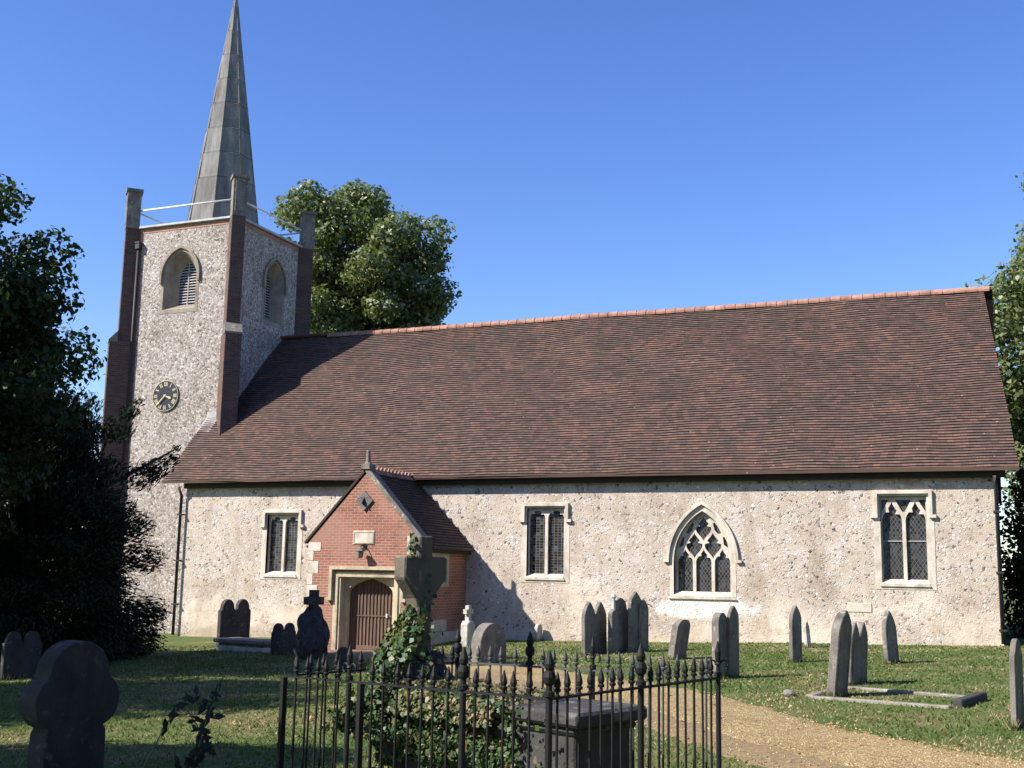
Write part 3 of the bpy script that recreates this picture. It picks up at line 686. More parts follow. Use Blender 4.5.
# diagonal buttresses with tall square caps
posts = []
for cx, cy, dx, dy in ((TX0,TY0,-1,-1),(TX1,TY0,1,-1),(TX1,TY1,1,1),(TX0,TY1,-1,1)):
    a = math.atan2(dy, dx); Mt = Matrix.Translation((cx, cy, 0)) @ Matrix.Rotation(a, 4, 'Z')
    mb = MB(); mb.box((-.32,-.29,-.6),(.66,.29,10.35), Mt); hw_ = .245 if dx > 0 else .20; mb.box((-.32,-hw_,10.35),(.36,hw_,TZ+.02), Mt)
    bt = mb.build('buttress', M['brick_dark'], tower, bevel=.015)
    mb = MB(); mb.raw([Mt @ Vector(p) for p in ((.68,-.31,10.35),(.68,.31,10.35),(.36,.31,10.72),(.36,-.31,10.72),(.68,-.31,10.28),(.68,.31,10.28),(.36,.31,10.28),(.36,-.31,10.28))], [(0,1,2,3),(0,4,5,1),(0,3,7,4),(1,5,6,2),(4,7,6,5)])
    mb.build('weathering', M['cement'], bt)
    mb = MB(); mb.box((-.12,-.25,TZ+.0),(.38,.25,TZ+1.42), Mt); mb.box((.36,-.17,TZ+.15),(.395,.17,TZ+1.3), Mt)
    pn = mb.build('pinnacle', M['cement'], tower, bevel=.012)
    mb = MB(); mb.box((-.17,-.30,TZ+1.40),(.43,.30,TZ+1.52), Mt); mb.raw([Mt @ Vector(p) for p in ((-.17,-.30,TZ+1.52),(.43,-.30,TZ+1.52),(.43,.30,TZ+1.52),(-.17,.30,TZ+1.52),(.13,0,TZ+1.60))], [(0,1,4),(1,2,4),(2,3,4),(3,0,4)])
    mb.build('pinnacle_cap', M['cement'], pn)
    posts.append(Mt @ Vector((.05, 0, TZ + .72)))
for i in range(4):
    a, b_ = posts[i], posts[(i+1) % 4]; mb = MB(); mb.tube([a, b_], .035, 8); mb.build('parapet_rail', M['white_rail'], tower, smooth=True)
# spire
scx, scy, z0, z1 = -27.0, 4.1, TZ + .12, 24.9
sp_root = None
mb = MB(); r0 = 1.42
levels = [z0 + i*1.05 for i in range(10)] + [z1]
prev = None
rings = []
for i, z in enumerate(levels):
    r_ = r0 * (z1 - z) / (z1 - z0) + .015
    for lip in (0, 1):
        rad = r_ + (.026 if lip else 0)
        if lip and i == 0: rad = r_
        rings.append([Vector((scx + rad*math.cos(R(22.5 + 45*k)), scy + rad*math.sin(R(22.5 + 45*k)), z - (.03 if lip and i else 0))) for k in range(8)])
rings = sorted(rings, key=lambda q: q[0].z)
for i in range(len(rings)-1):
    for k in range(8):
        k2 = (k+1) % 8; mb.face([rings[i][k], rings[i][k2], rings[i+1][k2], rings[i+1][k]])
mb.face(rings[-1])
spire = mb.build('spire', M['spire'], church)
mb = MB()
for k in range(8): mb.tube([rings[0][k], rings[-1][k]], [.035, .012], 6)
mb.build('spire_roll', M['spire'], spire, smooth=True)
mb = MB(); mb.box((scx-1.6, scy-1.6, TZ), (scx+1.6, scy+1.6, TZ+.14)); mb.build('spire_base', M['lead'], spire)
# tower downpipe
mb = MB(); mb.tube([(-28.93,TY0-.10,6.0),(-28.93,TY0-.10,13.85)], .055, 8); tp = mb.build('downpipe', M['pipe'], tower, smooth=True)
mb = MB(); mb.box((-29.02,TY0-.20,13.84),(-28.84,TY0-.01,14.06)); mb.box((-29.04,TY0-.22,14.05),(-28.82,TY0-.01,14.10)); mb.build('rainwater_head', M['pipe'], tp)
# clock
cc = Vector((-27.30, TY0 - .03, 8.27)); CR = .56
def disc(mb, c, r0_, r1_, y, n=40):
    A = [Vector((c.x + r0_*math.cos(2*math.pi*k/n), y, c.z + r0_*math.sin(2*math.pi*k/n))) for k in range(n)]; B = [Vector((c.x + r1_*math.cos(2*math.pi*k/n), y, c.z + r1_*math.sin(2*math.pi*k/n))) for k in range(n)]
    mb.raw(A + B, [(k, (k+1) % n, n + (k+1) % n, n + k) for k in range(n)])
mb = MB(); n = 40
mb.prism([(cc.x + CR*math.cos(2*math.pi*k/n), cc.z + CR*math.sin(2*math.pi*k/n)) for k in range(n)], lambda u, v, d: Vector((u, d, v)), TY0-.05, TY0+.02)
clock = mb.build('clock', M['dial'], tower)
mb = MB(); disc(mb, cc, CR*.972, CR*1.0, TY0-.056); mb.build('dial_ring', M['gold'], clock)
def stroke(mb, p, q, w, y):
    p = Vector(p); q = Vector(q); t = (q-p).normalized(); nr = Vector((-t.y, t.x))*w/2
    mb.raw([(a.x, y, a.y) for a in (p+nr, q+nr, q-nr, p-nr)], [(0,1,2,3)])
NUM = ['XII','I','II','III','IIII','V','VI','VII','VIII','IX','X','XI']
for h, s in enumerate(NUM):
    mb = MB()
    a = R(90 - 30*h); rad = Vector((math.cos(a), math.sin(a))); tan = Vector((rad.y, -rad.x)); W_ = {'I': .042, 'V': .085, 'X': .085}
    tot = sum(W_[c] for c in s); x = -tot/2; hh = .075
    for c in s:
        o = Vector((cc.x, cc.z)) + rad*CR*.76 + tan*(x + W_[c]/2); k = W_[c]*.32
        if c == 'I': stroke(mb, o - rad*hh, o + rad*hh, .022, TY0-.058)
        if c == 'V': stroke(mb, o + rad*hh - tan*k, o - rad*hh, .022, TY0-.058); stroke(mb, o + rad*hh + tan*k, o - rad*hh, .017, TY0-.0585)
        if c == 'X': stroke(mb, o + rad*hh - tan*k, o - rad*hh + tan*k, .022, TY0-.058); stroke(mb, o + rad*hh + tan*k, o - rad*hh - tan*k, .017, TY0-.0585)
        x += W_[c]
    mb.build('numeral', M['gold'], clock)
def hand(ang, L_, w, y):
    a = R(90 - ang); rad = Vector((math.cos(a), math.sin(a))); t = Vector((rad.y, -rad.x)); o = Vector((cc.x, cc.z))
    P = [o - rad*.06 - t*w*.5, o - rad*.06 + t*w*.5, o + rad*L_*.62 + t*w*.5, o + rad*L_*.72 + t*w*1.0, o + rad*L_, o + rad*L_*.72 - t*w*1.0, o + rad*L_*.62 - t*w*.5]
    mb = MB(); mb.prism([(p.x, p.y) for p in P], lambda u, v, d: Vector((u, d, v)), y-.012, y); mb.build('clock_hand', M['gold'], clock)
hand(111, .30, .055, TY0-.068); hand(226, .52, .038, TY0-.085)

# ---------------- porch
PX0, PX1, PY, PZE, PZA, PXC = -18.0, -14.46, -3.0, 3.02, 4.92, -16.22
def fP(u, v, d): return Vector((u, PY + d, v))
door_open = arch_pts(-16.08, .72, -.4, 1.52, 2.0, 10, 'tudor')
mb = MB(); mb.plate([(PX0,-.6),(PX1,-.6),(PX1,PZE),(PXC,PZA),(PX0,PZE)], [[(-16.95,-.4),(-15.21,-.4),(-15.21,2.12),(-16.95,2.12)]], fP, 0, .4, rim=False)
pw_open = [(-2.55,1.9),(-1.35,1.9),(-1.35,2.6),(-2.55,2.6)]
mb.plate([(PY,-.6),(0.02,-.6),(.02,PZE),(PY,PZE)], [pw_open], lambda u, v, d: Vector((PX1 - d, u, v)), 0, .25, rim=False)
mb.face([(PX0,0,-.6),(PX0,PY,-.6),(PX0,PY,PZE),(PX0,0,PZE)])
porch = mb.build('porch', M['brick'], church)
fPE = lambda u, v, d: Vector((PX1 - d, u, v))
mb = MB(); mb.plate([(-2.68,1.78),(-1.22,1.78),(-1.22,2.72),(-2.68,2.72)], [[(-2.52,1.92),(-1.38,1.92),(-1.38,2.58),(-2.52,2.58)]], fPE, -.02, .22)
mb.box((PX1-.16,-1.99,1.92),(PX1-.06,-1.91,2.58)); pwn = mb.build('porch_window', M['ashlar_warm'], porch)
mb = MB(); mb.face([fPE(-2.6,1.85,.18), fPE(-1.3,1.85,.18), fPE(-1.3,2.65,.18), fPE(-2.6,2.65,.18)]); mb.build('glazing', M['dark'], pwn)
# stone quoins, kneelers, base course
def quoin(a, b_):
    mb = MB(); mb.box(a, b_); mb.build('quoin_stone', M['ashlar'], porch, bevel=.012)
z = -.2; k = 0
while z < PZE - .40:
    h_ = .30 + .05*random.random(); w = .34 if k % 2 else .17
    if not (.6 < z < 1.2): quoin((PX0-.012, PY-.012, z), (PX0+w, PY+.1, z+h_-.008))
    w = .26 if k % 2 else .40
    quoin((PX1-w, PY-.012, z), (PX1+.012, PY+.32-.1*(k % 2), z+h_-.008)); z += h_; k += 1
quoin((PX0-.02,PY-.016,PZE-.30),(PX0+.40,PY+.1,PZE-.06)); quoin((PX1-.42,PY-.016,PZE-.36),(PX1+.02,PY+.1,PZE+.14))
mb = MB(); mb.box((PX1-.02,PY+.25,-.4),(PX1+.03,.0,.55)); mb.box((PX1-.02,PY+.25,.56),(PX1+.02,-1.3,.88)); mb.build('base_course', M['grave_pale'], porch, bevel=.02)
# gable coping and finial
mb = MB(); sl_ = (PZA - PZE)/(PXC - PX0)
band(mb, [(PX1+.16,PZE-.09),(PXC,PZA+.10)], .14, fP, -.07, .28); mb.build('gable_coping', M['cement'], porch, bevel=.01)
mb = MB(); band(mb, [(PX0-.14,PZE-.07),(PXC,PZA+.11)], .075, fP, -.035, .28); mb.build('gable_coping', M['soffit'], porch, bevel=.01)
mb = MB(); mb.box((PXC-.14,PY-.11,PZA+.08),(PXC+.14,PY+.22,PZA+.24)); mb.lathe((PXC,PY+.05,PZA+.24), [(0,.11),(.06,.075),(.34,.055),(.36,.07),(.40,.04)], 8); mb.build('gable_finial', M['cement'], porch, bevel=.01)
# porch roof
def pe(x): return (PX1 + .20, x, PZE - .12)
proof = roof_grid('porch_roof', -2.74, .0, lambda y: (PX1 + .24, y, PZE - .17), lambda y: (PXC, y, PZA + .03), 26, 16, M['tile_porch'], porch, under=.08, sag=.04)
proof2 = roof_grid('porch_roof', -2.74, .0, lambda y: (PX0 - .24, y, PZE - .17), lambda y: (PXC, y, PZA + .03), 26, 16, M['tile_porch'], porch, under=.08, sag=.04)
mb = MB(); y = -2.7
while y < -.32:
    mb.raw([(PXC-.13,y,PZA-.02),(PXC,y,PZA+.13),(PXC+.13,y,PZA-.02),(PXC-.13,y+.2,PZA-.02),(PXC,y+.2,PZA+.13),(PXC+.13,y+.2,PZA-.02)], [(0,1,4,3),(1,2,5,4),(0,2,1),(3,4,5)])
    mb.raw([(PXC-.02,y+.03,PZA+.12),(PXC-.02,y+.17,PZA+.12),(PXC-.02,y+.1,PZA+.22),(PXC+.02,y+.03,PZA+.12),(PXC+.02,y+.17,PZA+.12),(PXC+.02,y+.1,PZA+.22)], [(0,1,2),(5,4,3),(0,2,5,3),(1,4,5,2)])
    y += .215
mb.build('ridge_tiles', M['ridge'], proof)
mb = MB(); mb.box((PX1+.02,-2.7,PZE-.30),(PX1+.14,.0,PZE-.18)); mb.build('eave_plate', M['soffit'], proof)
# doorway
mb = MB(); mb.plate([(-17.14,-.4),(-15.02,-.4),(-15.02,2.16),(-17.14,2.16)], [[(-16.92,-.38),(-15.24,-.38),(-15.24,2.02),(-16.92,2.02)]], fP, -.014, .20); dw = mb.build('doorway', M['ashlar_warm'], porch)
mb = MB(); mb.plate([(-16.94,-.4),(-15.22,-.4),(-15.22,2.11),(-16.94,2.11)], [door_open], fP, .16, .45); mb.build('door_arch', M['ashlar_warm'], dw)
mb = MB(); band(mb, [(-17.02,-.1),(-17.02,2.06),(-15.14,2.06),(-15.14,-.1)], .07, fP, -.05, 0); mb.build('door_moulding', M['ashlar_warm'], dw)
mb = MB(); band(mb, [(-17.32,1.42),(-17.2,1.42),(-17.2,2.27),(-14.96,2.27),(-14.96,1.42),(-14.84,1.42)], .09, fP, -.12, 0); mb.build('hood_mould', M['ashlar_warm'], dw)
mb = MB(); mb.prism(arch_pts(-16.08, .715, .05, 1.52, 1.99, 10, 'tudor'), fP, .36, .42)
door = mb.build('door', M['oak'], porch)
mb = MB()
for k in range(13):
    x = -16.08 - .66 + k*.11; top = 1.52 + .45*math.sqrt(max(0, 1 - ((x+16.08)/.74)**2)) - .03; mb.box((x-.022, PY+.33, .14), (x+.022, PY+.36, top - (.06 if k % 2 else 0)))
mb.box((-16.78, PY+.325, .05), (-15.38, PY+.36, .16)); mb.build('door_battens', M['oak'], door, bevel=.006)
mb = MB(); mb.box((-16.72,PY+.318,.95),(-15.44,PY+.332,.985)); mb.build('door_rail', M['oak'], door)
mb = MB(); mb.lathe((-15.60,PY+.30,.92), [(0,.01),(.02,.03),(.10,.03),(.12,.01)], 8); mb.build('door_handle', M['white_rail'], door)
mb = MB(); mb.box((-17.05,PY-.42,-.5),(-15.1,PY+.42,.04)); mb.box((-17.3,PY-.80,-.5),(-14.85,PY-.42,-.12)); mb.build('door_step', M['brick_step'], porch, bevel=.012)
# plaque, sundial, lantern
mb = MB(); mb.box((-16.58,PY-.02,2.92),(-15.90,PY+.05,3.30)); pq = mb.build('wall_plaque', M['ashlar'], porch, bevel=.01)
mb = MB(); band(mb, [(-16.54,2.96),(-16.54,3.26),(-15.94,3.26),(-15.94,2.96),(-16.54,2.96)], .03, fP, -.03, -.019); mb.build('plaque_border', M['ashlar_warm'], pq)
mb = MB(); mb.prism([(-16.25,3.84),(-15.98,4.13),(-16.25,4.42),(-16.52,4.13)], fP, -.055, .01); sd = mb.build('sundial', M['slate'], porch, bevel=.006)
mb = MB()
for a in range(-75, 76, 25):
    t = R(a - 90); p = Vector((-16.25, 4.24)); d = Vector((math.cos(t), math.sin(t))); q = p + d*.22; stroke(mb, (p + d*.06), q, .012, PY-.057)
mb.raw([(-16.257,PY-.056,4.24),(-16.243,PY-.056,4.24),(-16.243,PY-.18,4.05),(-16.257,PY-.18,4.05),(-16.25,PY-.056,3.98)], [(0,1,2,3),(0,3,4),(1,4,2)])
mb.build('gnomon', M['soffit'], sd)
mb = MB(); mb.tube([(-16.2,PY,2.86),(-16.2,PY-.12,2.90),(-16.22,PY-.22,2.86)], .016, 6); mb.box((-16.26,PY-.02,2.78),(-16.14,PY,2.94)); ln = mb.build('lantern', M['iron'], porch)
mb = MB(); mb.lathe((-16.22,PY-.22,2.54), [(0,.04),(.01,.075),(.18,.10),(.20,.13),(.27,.05),(.30,.02)], 6); mb.build('lantern_body', M['slate'], ln)

# ------------------------------------------------------------------ headstones
ROT = R(-12); FEET = []
def head_outline(kind, w, h):
    a = w/2; P = [(-a, -.25), (a, -.25)]
    def arc(cx, cy, rx, ry, t0, t1, n=8): return [(cx + rx*math.cos(R(t0 + (t1-t0)*i/n)), cy + ry*math.sin(R(t0 + (t1-t0)*i/n))) for i in range(n+1)]
    if kind == 'round': P += arc(0, h - a, a, a, 0, 180, 14)
    elif kind == 'low_round': P += arc(0, h - a*.6, a, a*.6, 0, 180, 12)
    elif kind == 'point':
        hs = h - a*1.15; P += [(a, hs)] + [(a*(1-(i/6)**1.9), hs + a*1.15*(i/6)) for i in range(1, 6)] + [(0, h)] + [(-a*(1-(i/6)**1.9), hs + a*1.15*(i/6)) for i in range(5, 0, -1)] + [(-a, hs)]
    elif kind == 'shoulder':
        r_ = a*.68; hs = h - r_ - .02; P += [(a, hs - .06), (a*.96, hs - .01), (a*.8, hs + .02)] + arc(0, hs + .02, r_, r_, 8, 172, 10) + [(-a*.8, hs + .02), (-a*.96, hs - .01), (-a, hs - .06)]
    elif kind in ('twin', 'twin_point'):
        b = a/2; hs = h - b*(1.1 if kind == 'twin' else 1.5)
        for s, c in ((1, b), (-1, -b)):
            if kind == 'twin': P += [(c + b, hs - .03), (c + b*.92, hs)] + arc(c, hs + b*.15, b*.78, b*.95, 0, 180, 8) + [(c - b*.92, hs)]
            else: P += [(c + b, hs)] + [(c + b*(1-(i/5)**1.8), hs + b*1.5*i/5) for i in range(1, 5)] + [(c, h)] + [(c - b*(1-(i/5)**1.8), hs + b*1.5*i/5) for i in range(4, 0, -1)]
        P += [(-a, hs)]
    elif kind == 'trefoil':
        s = w*.36; P = [(-s*1.12, -.25), (s*1.12, -.25), (s, h - w*.93)] + arc(w*.26, h - w*.62, w*.25, w*.27, -75, 62, 8) + arc(0, h - w*.36, w*.36, w*.36, 22, 158, 10) + arc(-w*.26, h - w*.62, w*.25, w*.27, 118, 255, 8) + [(-s, h - w*.93)]
    return P
def stone_fn(x, y, rot, lean_n=0, lean_u=0):
    n = Vector((math.cos(rot), math.sin(rot), 0)); u = Vector((-math.sin(rot), math.cos(rot), 0)); base = Vector((x, y, g(x, y)))
    z = (Vector((0,0,1)) + n*math.tan(lean_n) + u*math.tan(lean_u)).normalized()
    return lambda a, v, d: base + u*a + z*v - n*d
def headstone(label, x, y, w, h, t, kind, mat_='grave', rot=ROT, lean=(0, 0), extra=None):
    """x, y = foot of the stone's south-east edge; the slab runs north by w"""
    n = Vector((math.cos(rot), math.sin(rot), 0)); u = Vector((-math.sin(rot), math.cos(rot), 0)); FEET.append((x, y, w, t, rot))
    c = Vector((x, y, 0)) + u*w/2; fn = stone_fn(c.x, c.y, rot, R(lean[0]), R(lean[1]))
    root = empty('headstone', (c.x, c.y, g(c.x, c.y)), label, 'headstone', 'headstones in the churchyard')
    mb = MB(); P = head_outline(kind, w, h); mb.prism(P, fn, 0, t); mb.build('slab', M[mat_], root, bevel=.012)
    # a sunk inscription panel outline cut on the east face
    mb = MB(); m_ = w*.5 - .05; hh = h*.62
    if kind not in ('trefoil',) and w > .3:
        mb.plate([(-m_, .1), (m_, .1), (m_, hh), (-m_, hh)], [[(-m_+.015, .115), (m_-.015, .115), (m_-.015, hh-.015), (-m_+.015, hh-.015)]], fn, -.006, .002); mb.build('panel_border', M[mat_], root)
    if extra: extra(fn, root, h, w, t)
    return root
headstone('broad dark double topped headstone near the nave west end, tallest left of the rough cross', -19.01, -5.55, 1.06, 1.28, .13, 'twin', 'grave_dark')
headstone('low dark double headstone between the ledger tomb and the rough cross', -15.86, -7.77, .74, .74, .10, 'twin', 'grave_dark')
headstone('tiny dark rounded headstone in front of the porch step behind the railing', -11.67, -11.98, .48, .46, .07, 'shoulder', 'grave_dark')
headstone('large half round headstone with thick mossy edge behind the railing near the cross', -9.42, -10.28, .90, .84, .24, 'round', 'grave')
headstone('small pale round topped footstone alone against the nave wall right of the porch', -12.06, -.35, .27, .47, .10, 'round', 'grave_pale')
headstone('dark twin pointed headstone, leftmost of the cluster in front of the pointed window', -8.74, -5.93, 1.0, 1.20, .10, 'twin_point', lean=(0, -1.5))
def knob(fn, root, h, w, t):
    mb = MB(); p = fn(-w*.30, h - .03, t/2); mb.lathe(p, [(-.22,.06),(0,.045),(.06,.07),(.12,.03)], 8); mb.box((p.x-.10,p.y-.03,p.z-.02),(p.x+.10,p.y+.03,p.z+.05)); mb.build('broken_finial', M['grave_pale'], root)
headstone('wide shouldered dark headstone with a broken pale finial, middle of the cluster', -8.26, -5.42, .84, 1.26, .12, 'shoulder', extra=knob)
headstone('tall narrow pointed dark headstone behind the wide shouldered one in the cluster', -7.95, -4.96, .56, 1.40, .09, 'point')
headstone('shorter pointed dark headstone at the right end of the cluster', -7.84, -4.62, .46, 1.22, .09, 'point')
headstone('leaning round shouldered grey headstone standing alone left of the tall pair', -6.40, -7.06, .60, .84, .14, 'low_round', lean=(9, 2))
headstone('round topped headstone with a thick pale edge, left of the tall pair by the railing', -4.40, -11.71, .36, 1.10, .13, 'round', 'grave')
headstone('thin taller pointed headstone close behind the thick one, right of the tall pair', -4.27, -11.40, .38, 1.22, .07, 'point')
headstone('slim pointed grey headstone standing alone below the pale wall tablet, left of the twin', -3.87, -7.31, .52, 1.13, .08, 'point')
headstone('small thin white headstone leaning close to the nave wall', -4.36, -1.98, .26, .62, .08, 'shoulder', 'grave_pale', lean=(-5, 0))
headstone('tall brown grey pointed headstone leaning at the head of the grave kerb', -2.20, -14.23, .54, 1.22, .13, 'point', 'grave', lean=(6, 0))
headstone('twin pointed grey headstone just behind the grave kerb', -2.20, -12.24, .80, .97, .07, 'twin_point', lean=(3, 0))
headstone('slim pointed grey headstone right of the twin one on the open lawn', -2.03, -7.39, .70, 1.02, .09, 'point', lean=(-3, 0))
headstone('tall thin stepped headstone at the right edge of the lawn', .12, -17.25, .42, .98, .06, 'shoulder', 'grave', lean=(1, 0))
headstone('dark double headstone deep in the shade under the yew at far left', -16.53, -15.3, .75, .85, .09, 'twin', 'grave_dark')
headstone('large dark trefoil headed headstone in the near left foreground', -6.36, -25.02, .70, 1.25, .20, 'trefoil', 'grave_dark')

# small stone cross marker beside the porch
def cross_on(root, fn, z0, z1, aw, az, w, t, m, name='shaft'):
    P = [(-w/2, z0), (w/2, z0), (w/2, az-w/2), (aw/2, az-w/2), (aw/2, az+w/2), (w/2, az+w/2), (w/2, z1), (-w/2, z1), (-w/2, az+w/2), (-aw/2, az+w/2), (-aw/2, az-w/2), (-w/2, az-w/2)]
    mb = MB(); mb.prism(P, fn, -t/2, t/2); return mb.build(name, m, root, bevel=.012)
x, y = -13.05, -2.9
root = empty('cross_marker', (x, y, g(x, y)), 'small white stone cross on a tapered block beside the porch east wall', 'stone cross')
fn = stone_fn(x, y, ROT)
mb = MB(); mb.prism([(-.20,-.2),(.20,-.2),(.17,.58),(.10,.66),(-.10,.66),(-.17,.58)], fn, -.12, .12); mb.build('base_block', M['grave_pale'], root, bevel=.02)
cross_on(root, fn, .6, 1.06, .30, .90, .12, .12, M['grave_pale'], 'cross')

# rough cairn with a cross
x, y = -14.2, -8.75
root = empty('cairn_cross', (x, y, g(x, y)), 'dark stone cross on a tall rough rock cairn left of the porch door', 'cairn cross')
bm = bmesh.new(); bmesh.ops.create_icosphere(bm, subdivisions=4, radius=1)
for v in bm.verts:
    p = v.co.copy(); k = max(0, p.z*.5+.5)
    w = (.48*(1-k) + .36*k); v.co = Vector((p.x*.36*(1-.35*k), p.y*w*1.02, p.z*.66 + .50))
    n_ = v.co.normalized(); v.co += p * .10*noise.noise(p*2.3 + Vector((4,0,0))) + p*.05*noise.noise(p*6)
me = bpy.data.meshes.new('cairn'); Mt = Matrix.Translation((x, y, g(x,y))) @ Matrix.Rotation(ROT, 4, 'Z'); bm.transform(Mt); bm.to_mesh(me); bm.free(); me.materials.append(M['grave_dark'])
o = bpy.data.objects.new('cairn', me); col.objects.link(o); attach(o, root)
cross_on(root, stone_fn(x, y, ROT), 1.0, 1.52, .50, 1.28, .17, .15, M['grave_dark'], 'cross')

# ledger tomb
x, y = -17.6, -6.2
root = empty('ledger_tomb', (x, y, g(x, y)), 'low flat ledger slab on a pale plinth beside the broad double headstone', 'ledger tomb')
Mt = Matrix.Translation((x, y, g(x, y))) @ Matrix.Rotation(ROT, 4, 'Z')
mb = MB(); mb.box((-.85,-.38,-.2),(.85,.38,.13), Mt); mb.build('plinth', M['grave_pale'], root, bevel=.02)
mb = MB(); mb.box((-.80,-.32,.12),(.80,.32,.20), Mt); mb.build('support', M['grave'], root)
mb = MB(); mb.box((-.92,-.42,.20),(.92,.42,.30), Mt); mb.build('ledger_slab', M['grave'], root, bevel=.02)

# grave kerb
root = empty('grave_kerb', (-1.4, -13.9, g(-1.4, -13.9)), 'low rectangular stone kerb round a grave beside the gravel path', 'grave kerb')
KC = [Vector((-2.56,-14.34)), Vector((-.57,-15.15)), Vector((-.25,-13.85)), Vector((-2.25,-12.75))]
for i in range(4):
    a, b_ = KC[i], KC[(i+1) % 4]; d = (b_ - a); L_ = d.length; an = math.atan2(d.y, d.x); zc = g((a.x+b_.x)/2, (a.y+b_.y)/2)
    tilt = math.atan2(g(b_.x,b_.y) - g(a.x,a.y), L_)
    Mt = Matrix.Translation((a.x, a.y, g(a.x,a.y))) @ Matrix.Rotation(an, 4, 'Z') @ Matrix.Rotation(-tilt, 4, 'Y')
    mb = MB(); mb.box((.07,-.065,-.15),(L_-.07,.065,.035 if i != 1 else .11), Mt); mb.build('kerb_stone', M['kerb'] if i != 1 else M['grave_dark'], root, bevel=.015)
bm = bmesh.new(); bmesh.ops.create_icosphere(bm, subdivisions=2, radius=.085)
for v in bm.verts: v.co = Vector((v.co.x*1.1, v.co.y, v.co.z*.7)) * (1 + .5*noise.noise(v.co*7))
me = bpy.data.meshes.new('loose_stone'); bm.to_mesh(me); bm.free(); me.materials.append(M['grave'])
o = bpy.data.objects.new('loose_stone', me); col.objects.link(o); o.location = (-2.86,-14.2,g(-2.86,-14.2)+.04); tag(o, 'small pale loose stone lying at the path side corner of the grave kerb', 'stone')

# ------------------------------------------------------------------ railing round the chest tomb
FL, FN, FR, FB = Vector((-5.16,-23.71)), Vector((-2.565,-24.777)), Vector((-1.926,-22.96)), Vector((-4.52,-21.9))
RAIL = .95
fc = (FL + FN + FR + FB)/4
rail_root = empty('tomb_railing', (fc.x, fc.y, g(fc.x, fc.y)), 'black iron spearhead railing enclosing the ivy covered chest tomb', 'railing')
def gz(p): return .65 + .0262*p.x + .0047*p.y
def post_mesh(kind):
    mb = MB()
    if kind == 'bar':
        mb.lathe((0,0,0), [(0,.0085),(RAIL,.0085),(RAIL+.012,.010),(RAIL+.02,.019),(RAIL+.032,.019),(RAIL+.036,.011),(RAIL+.052,.011),(RAIL+.056,.021),(RAIL+.07,.023),(RAIL+.078,.014),(RAIL+.088,.020),(RAIL+.105,.022),(RAIL+.15,.010),(RAIL+.175,.003)], 8)
    elif kind == 'big':
        mb.lathe((0,0,0), [(0,.022),(RAIL+.03,.022),(RAIL+.035,.036),(RAIL+.06,.036),(RAIL+.07,.020),(RAIL+.10,.020),(RAIL+.115,.036),(RAIL+.15,.042),(RAIL+.18,.034),(RAIL+.19,.022),(RAIL+.205,.030),(RAIL+.23,.032),(RAIL+.29,.012),(RAIL+.31,.004)], 12)
    elif kind == 'plain':
        mb.box((-.02,-.02,0),(.02,.02,RAIL+.012)); 
    elif kind == 'scroll':
        mb.lathe((0,0,0), [(0,.019),(RAIL+.02,.019),(RAIL+.03,.028),(RAIL+.06,.028),(RAIL+.07,.014),(RAIL+.11,.014),(RAIL+.12,.024),(RAIL+.135,.016),(RAIL+.17,.022),(RAIL+.21,.024),(RAIL+.26,.010),(RAIL+.285,.003)], 10)
        for sg in (-1, 1):
            P = [Vector((sg*(.012 + .034*(1-math.cos(a))*.5 + .02*math.sin(a)), 0, RAIL + .12 + .045*math.sin(a*.8) )) for a in np.linspace(0, 3.6, 9)]
            P = [Vector((sg*(.015 + .03 - .03*math.cos(a)), 0, RAIL+.115 + .03*math.sin(a)*1.1)) for a in np.linspace(0, 4.4, 10)]
            mb.tube(P, .0075, 6)
    return mb
protos = {}
def put(kind, p, name, m, rot=0):
    if (kind, m) not in protos:
        o = post_mesh(kind).build(name, M[m], None, smooth=(kind != 'plain')); protos[(kind, m)] = o
        o.data.polygons.foreach_set('use_smooth', [False]*len(o.data.polygons))
    else:
        o = protos[(kind, m)].copy(); col.objects.link(o)
    o.location = (p.x, p.y, gz(p) - .02); o.rotation_euler = (0, 0, rot)
    o.parent = rail_root; o.matrix_parent_inverse = Matrix.Translation(-Vector(rail_root.location))
    return o
def lean(o): o.rotation_euler.x = random.uniform(-.010, .010); o.rotation_euler.y = random.uniform(-.010, .010)
sides = [(FL, FN, [.056,.102,.152,.196,.244,.386,.434,.482,.532,.576,.62,.67,.766,.81,.856,.896,.942], [(.292,'scroll'),(.342,'plain'),(.726,'big')], 'FL'),
         (FN, FR, [.04,.096,.152,.21,.27,.332,.388,.44,.552,.608,.664,.728,.78,.84,.894,.95], [(.498,'big')], 'NR'),
         (FB, FR, [.05,.10,.15,.20,.255,.375,.42,.465,.51,.62,.67,.72,.77,.82,.87,.92,.96], [(.32,'big'),(.57,'scroll')], 'BR'),
         (FL, FB, [.06,.13,.20,.27,.34,.41,.48,.55,.62,.69,.76,.83,.90,.96], [], 'LB')]
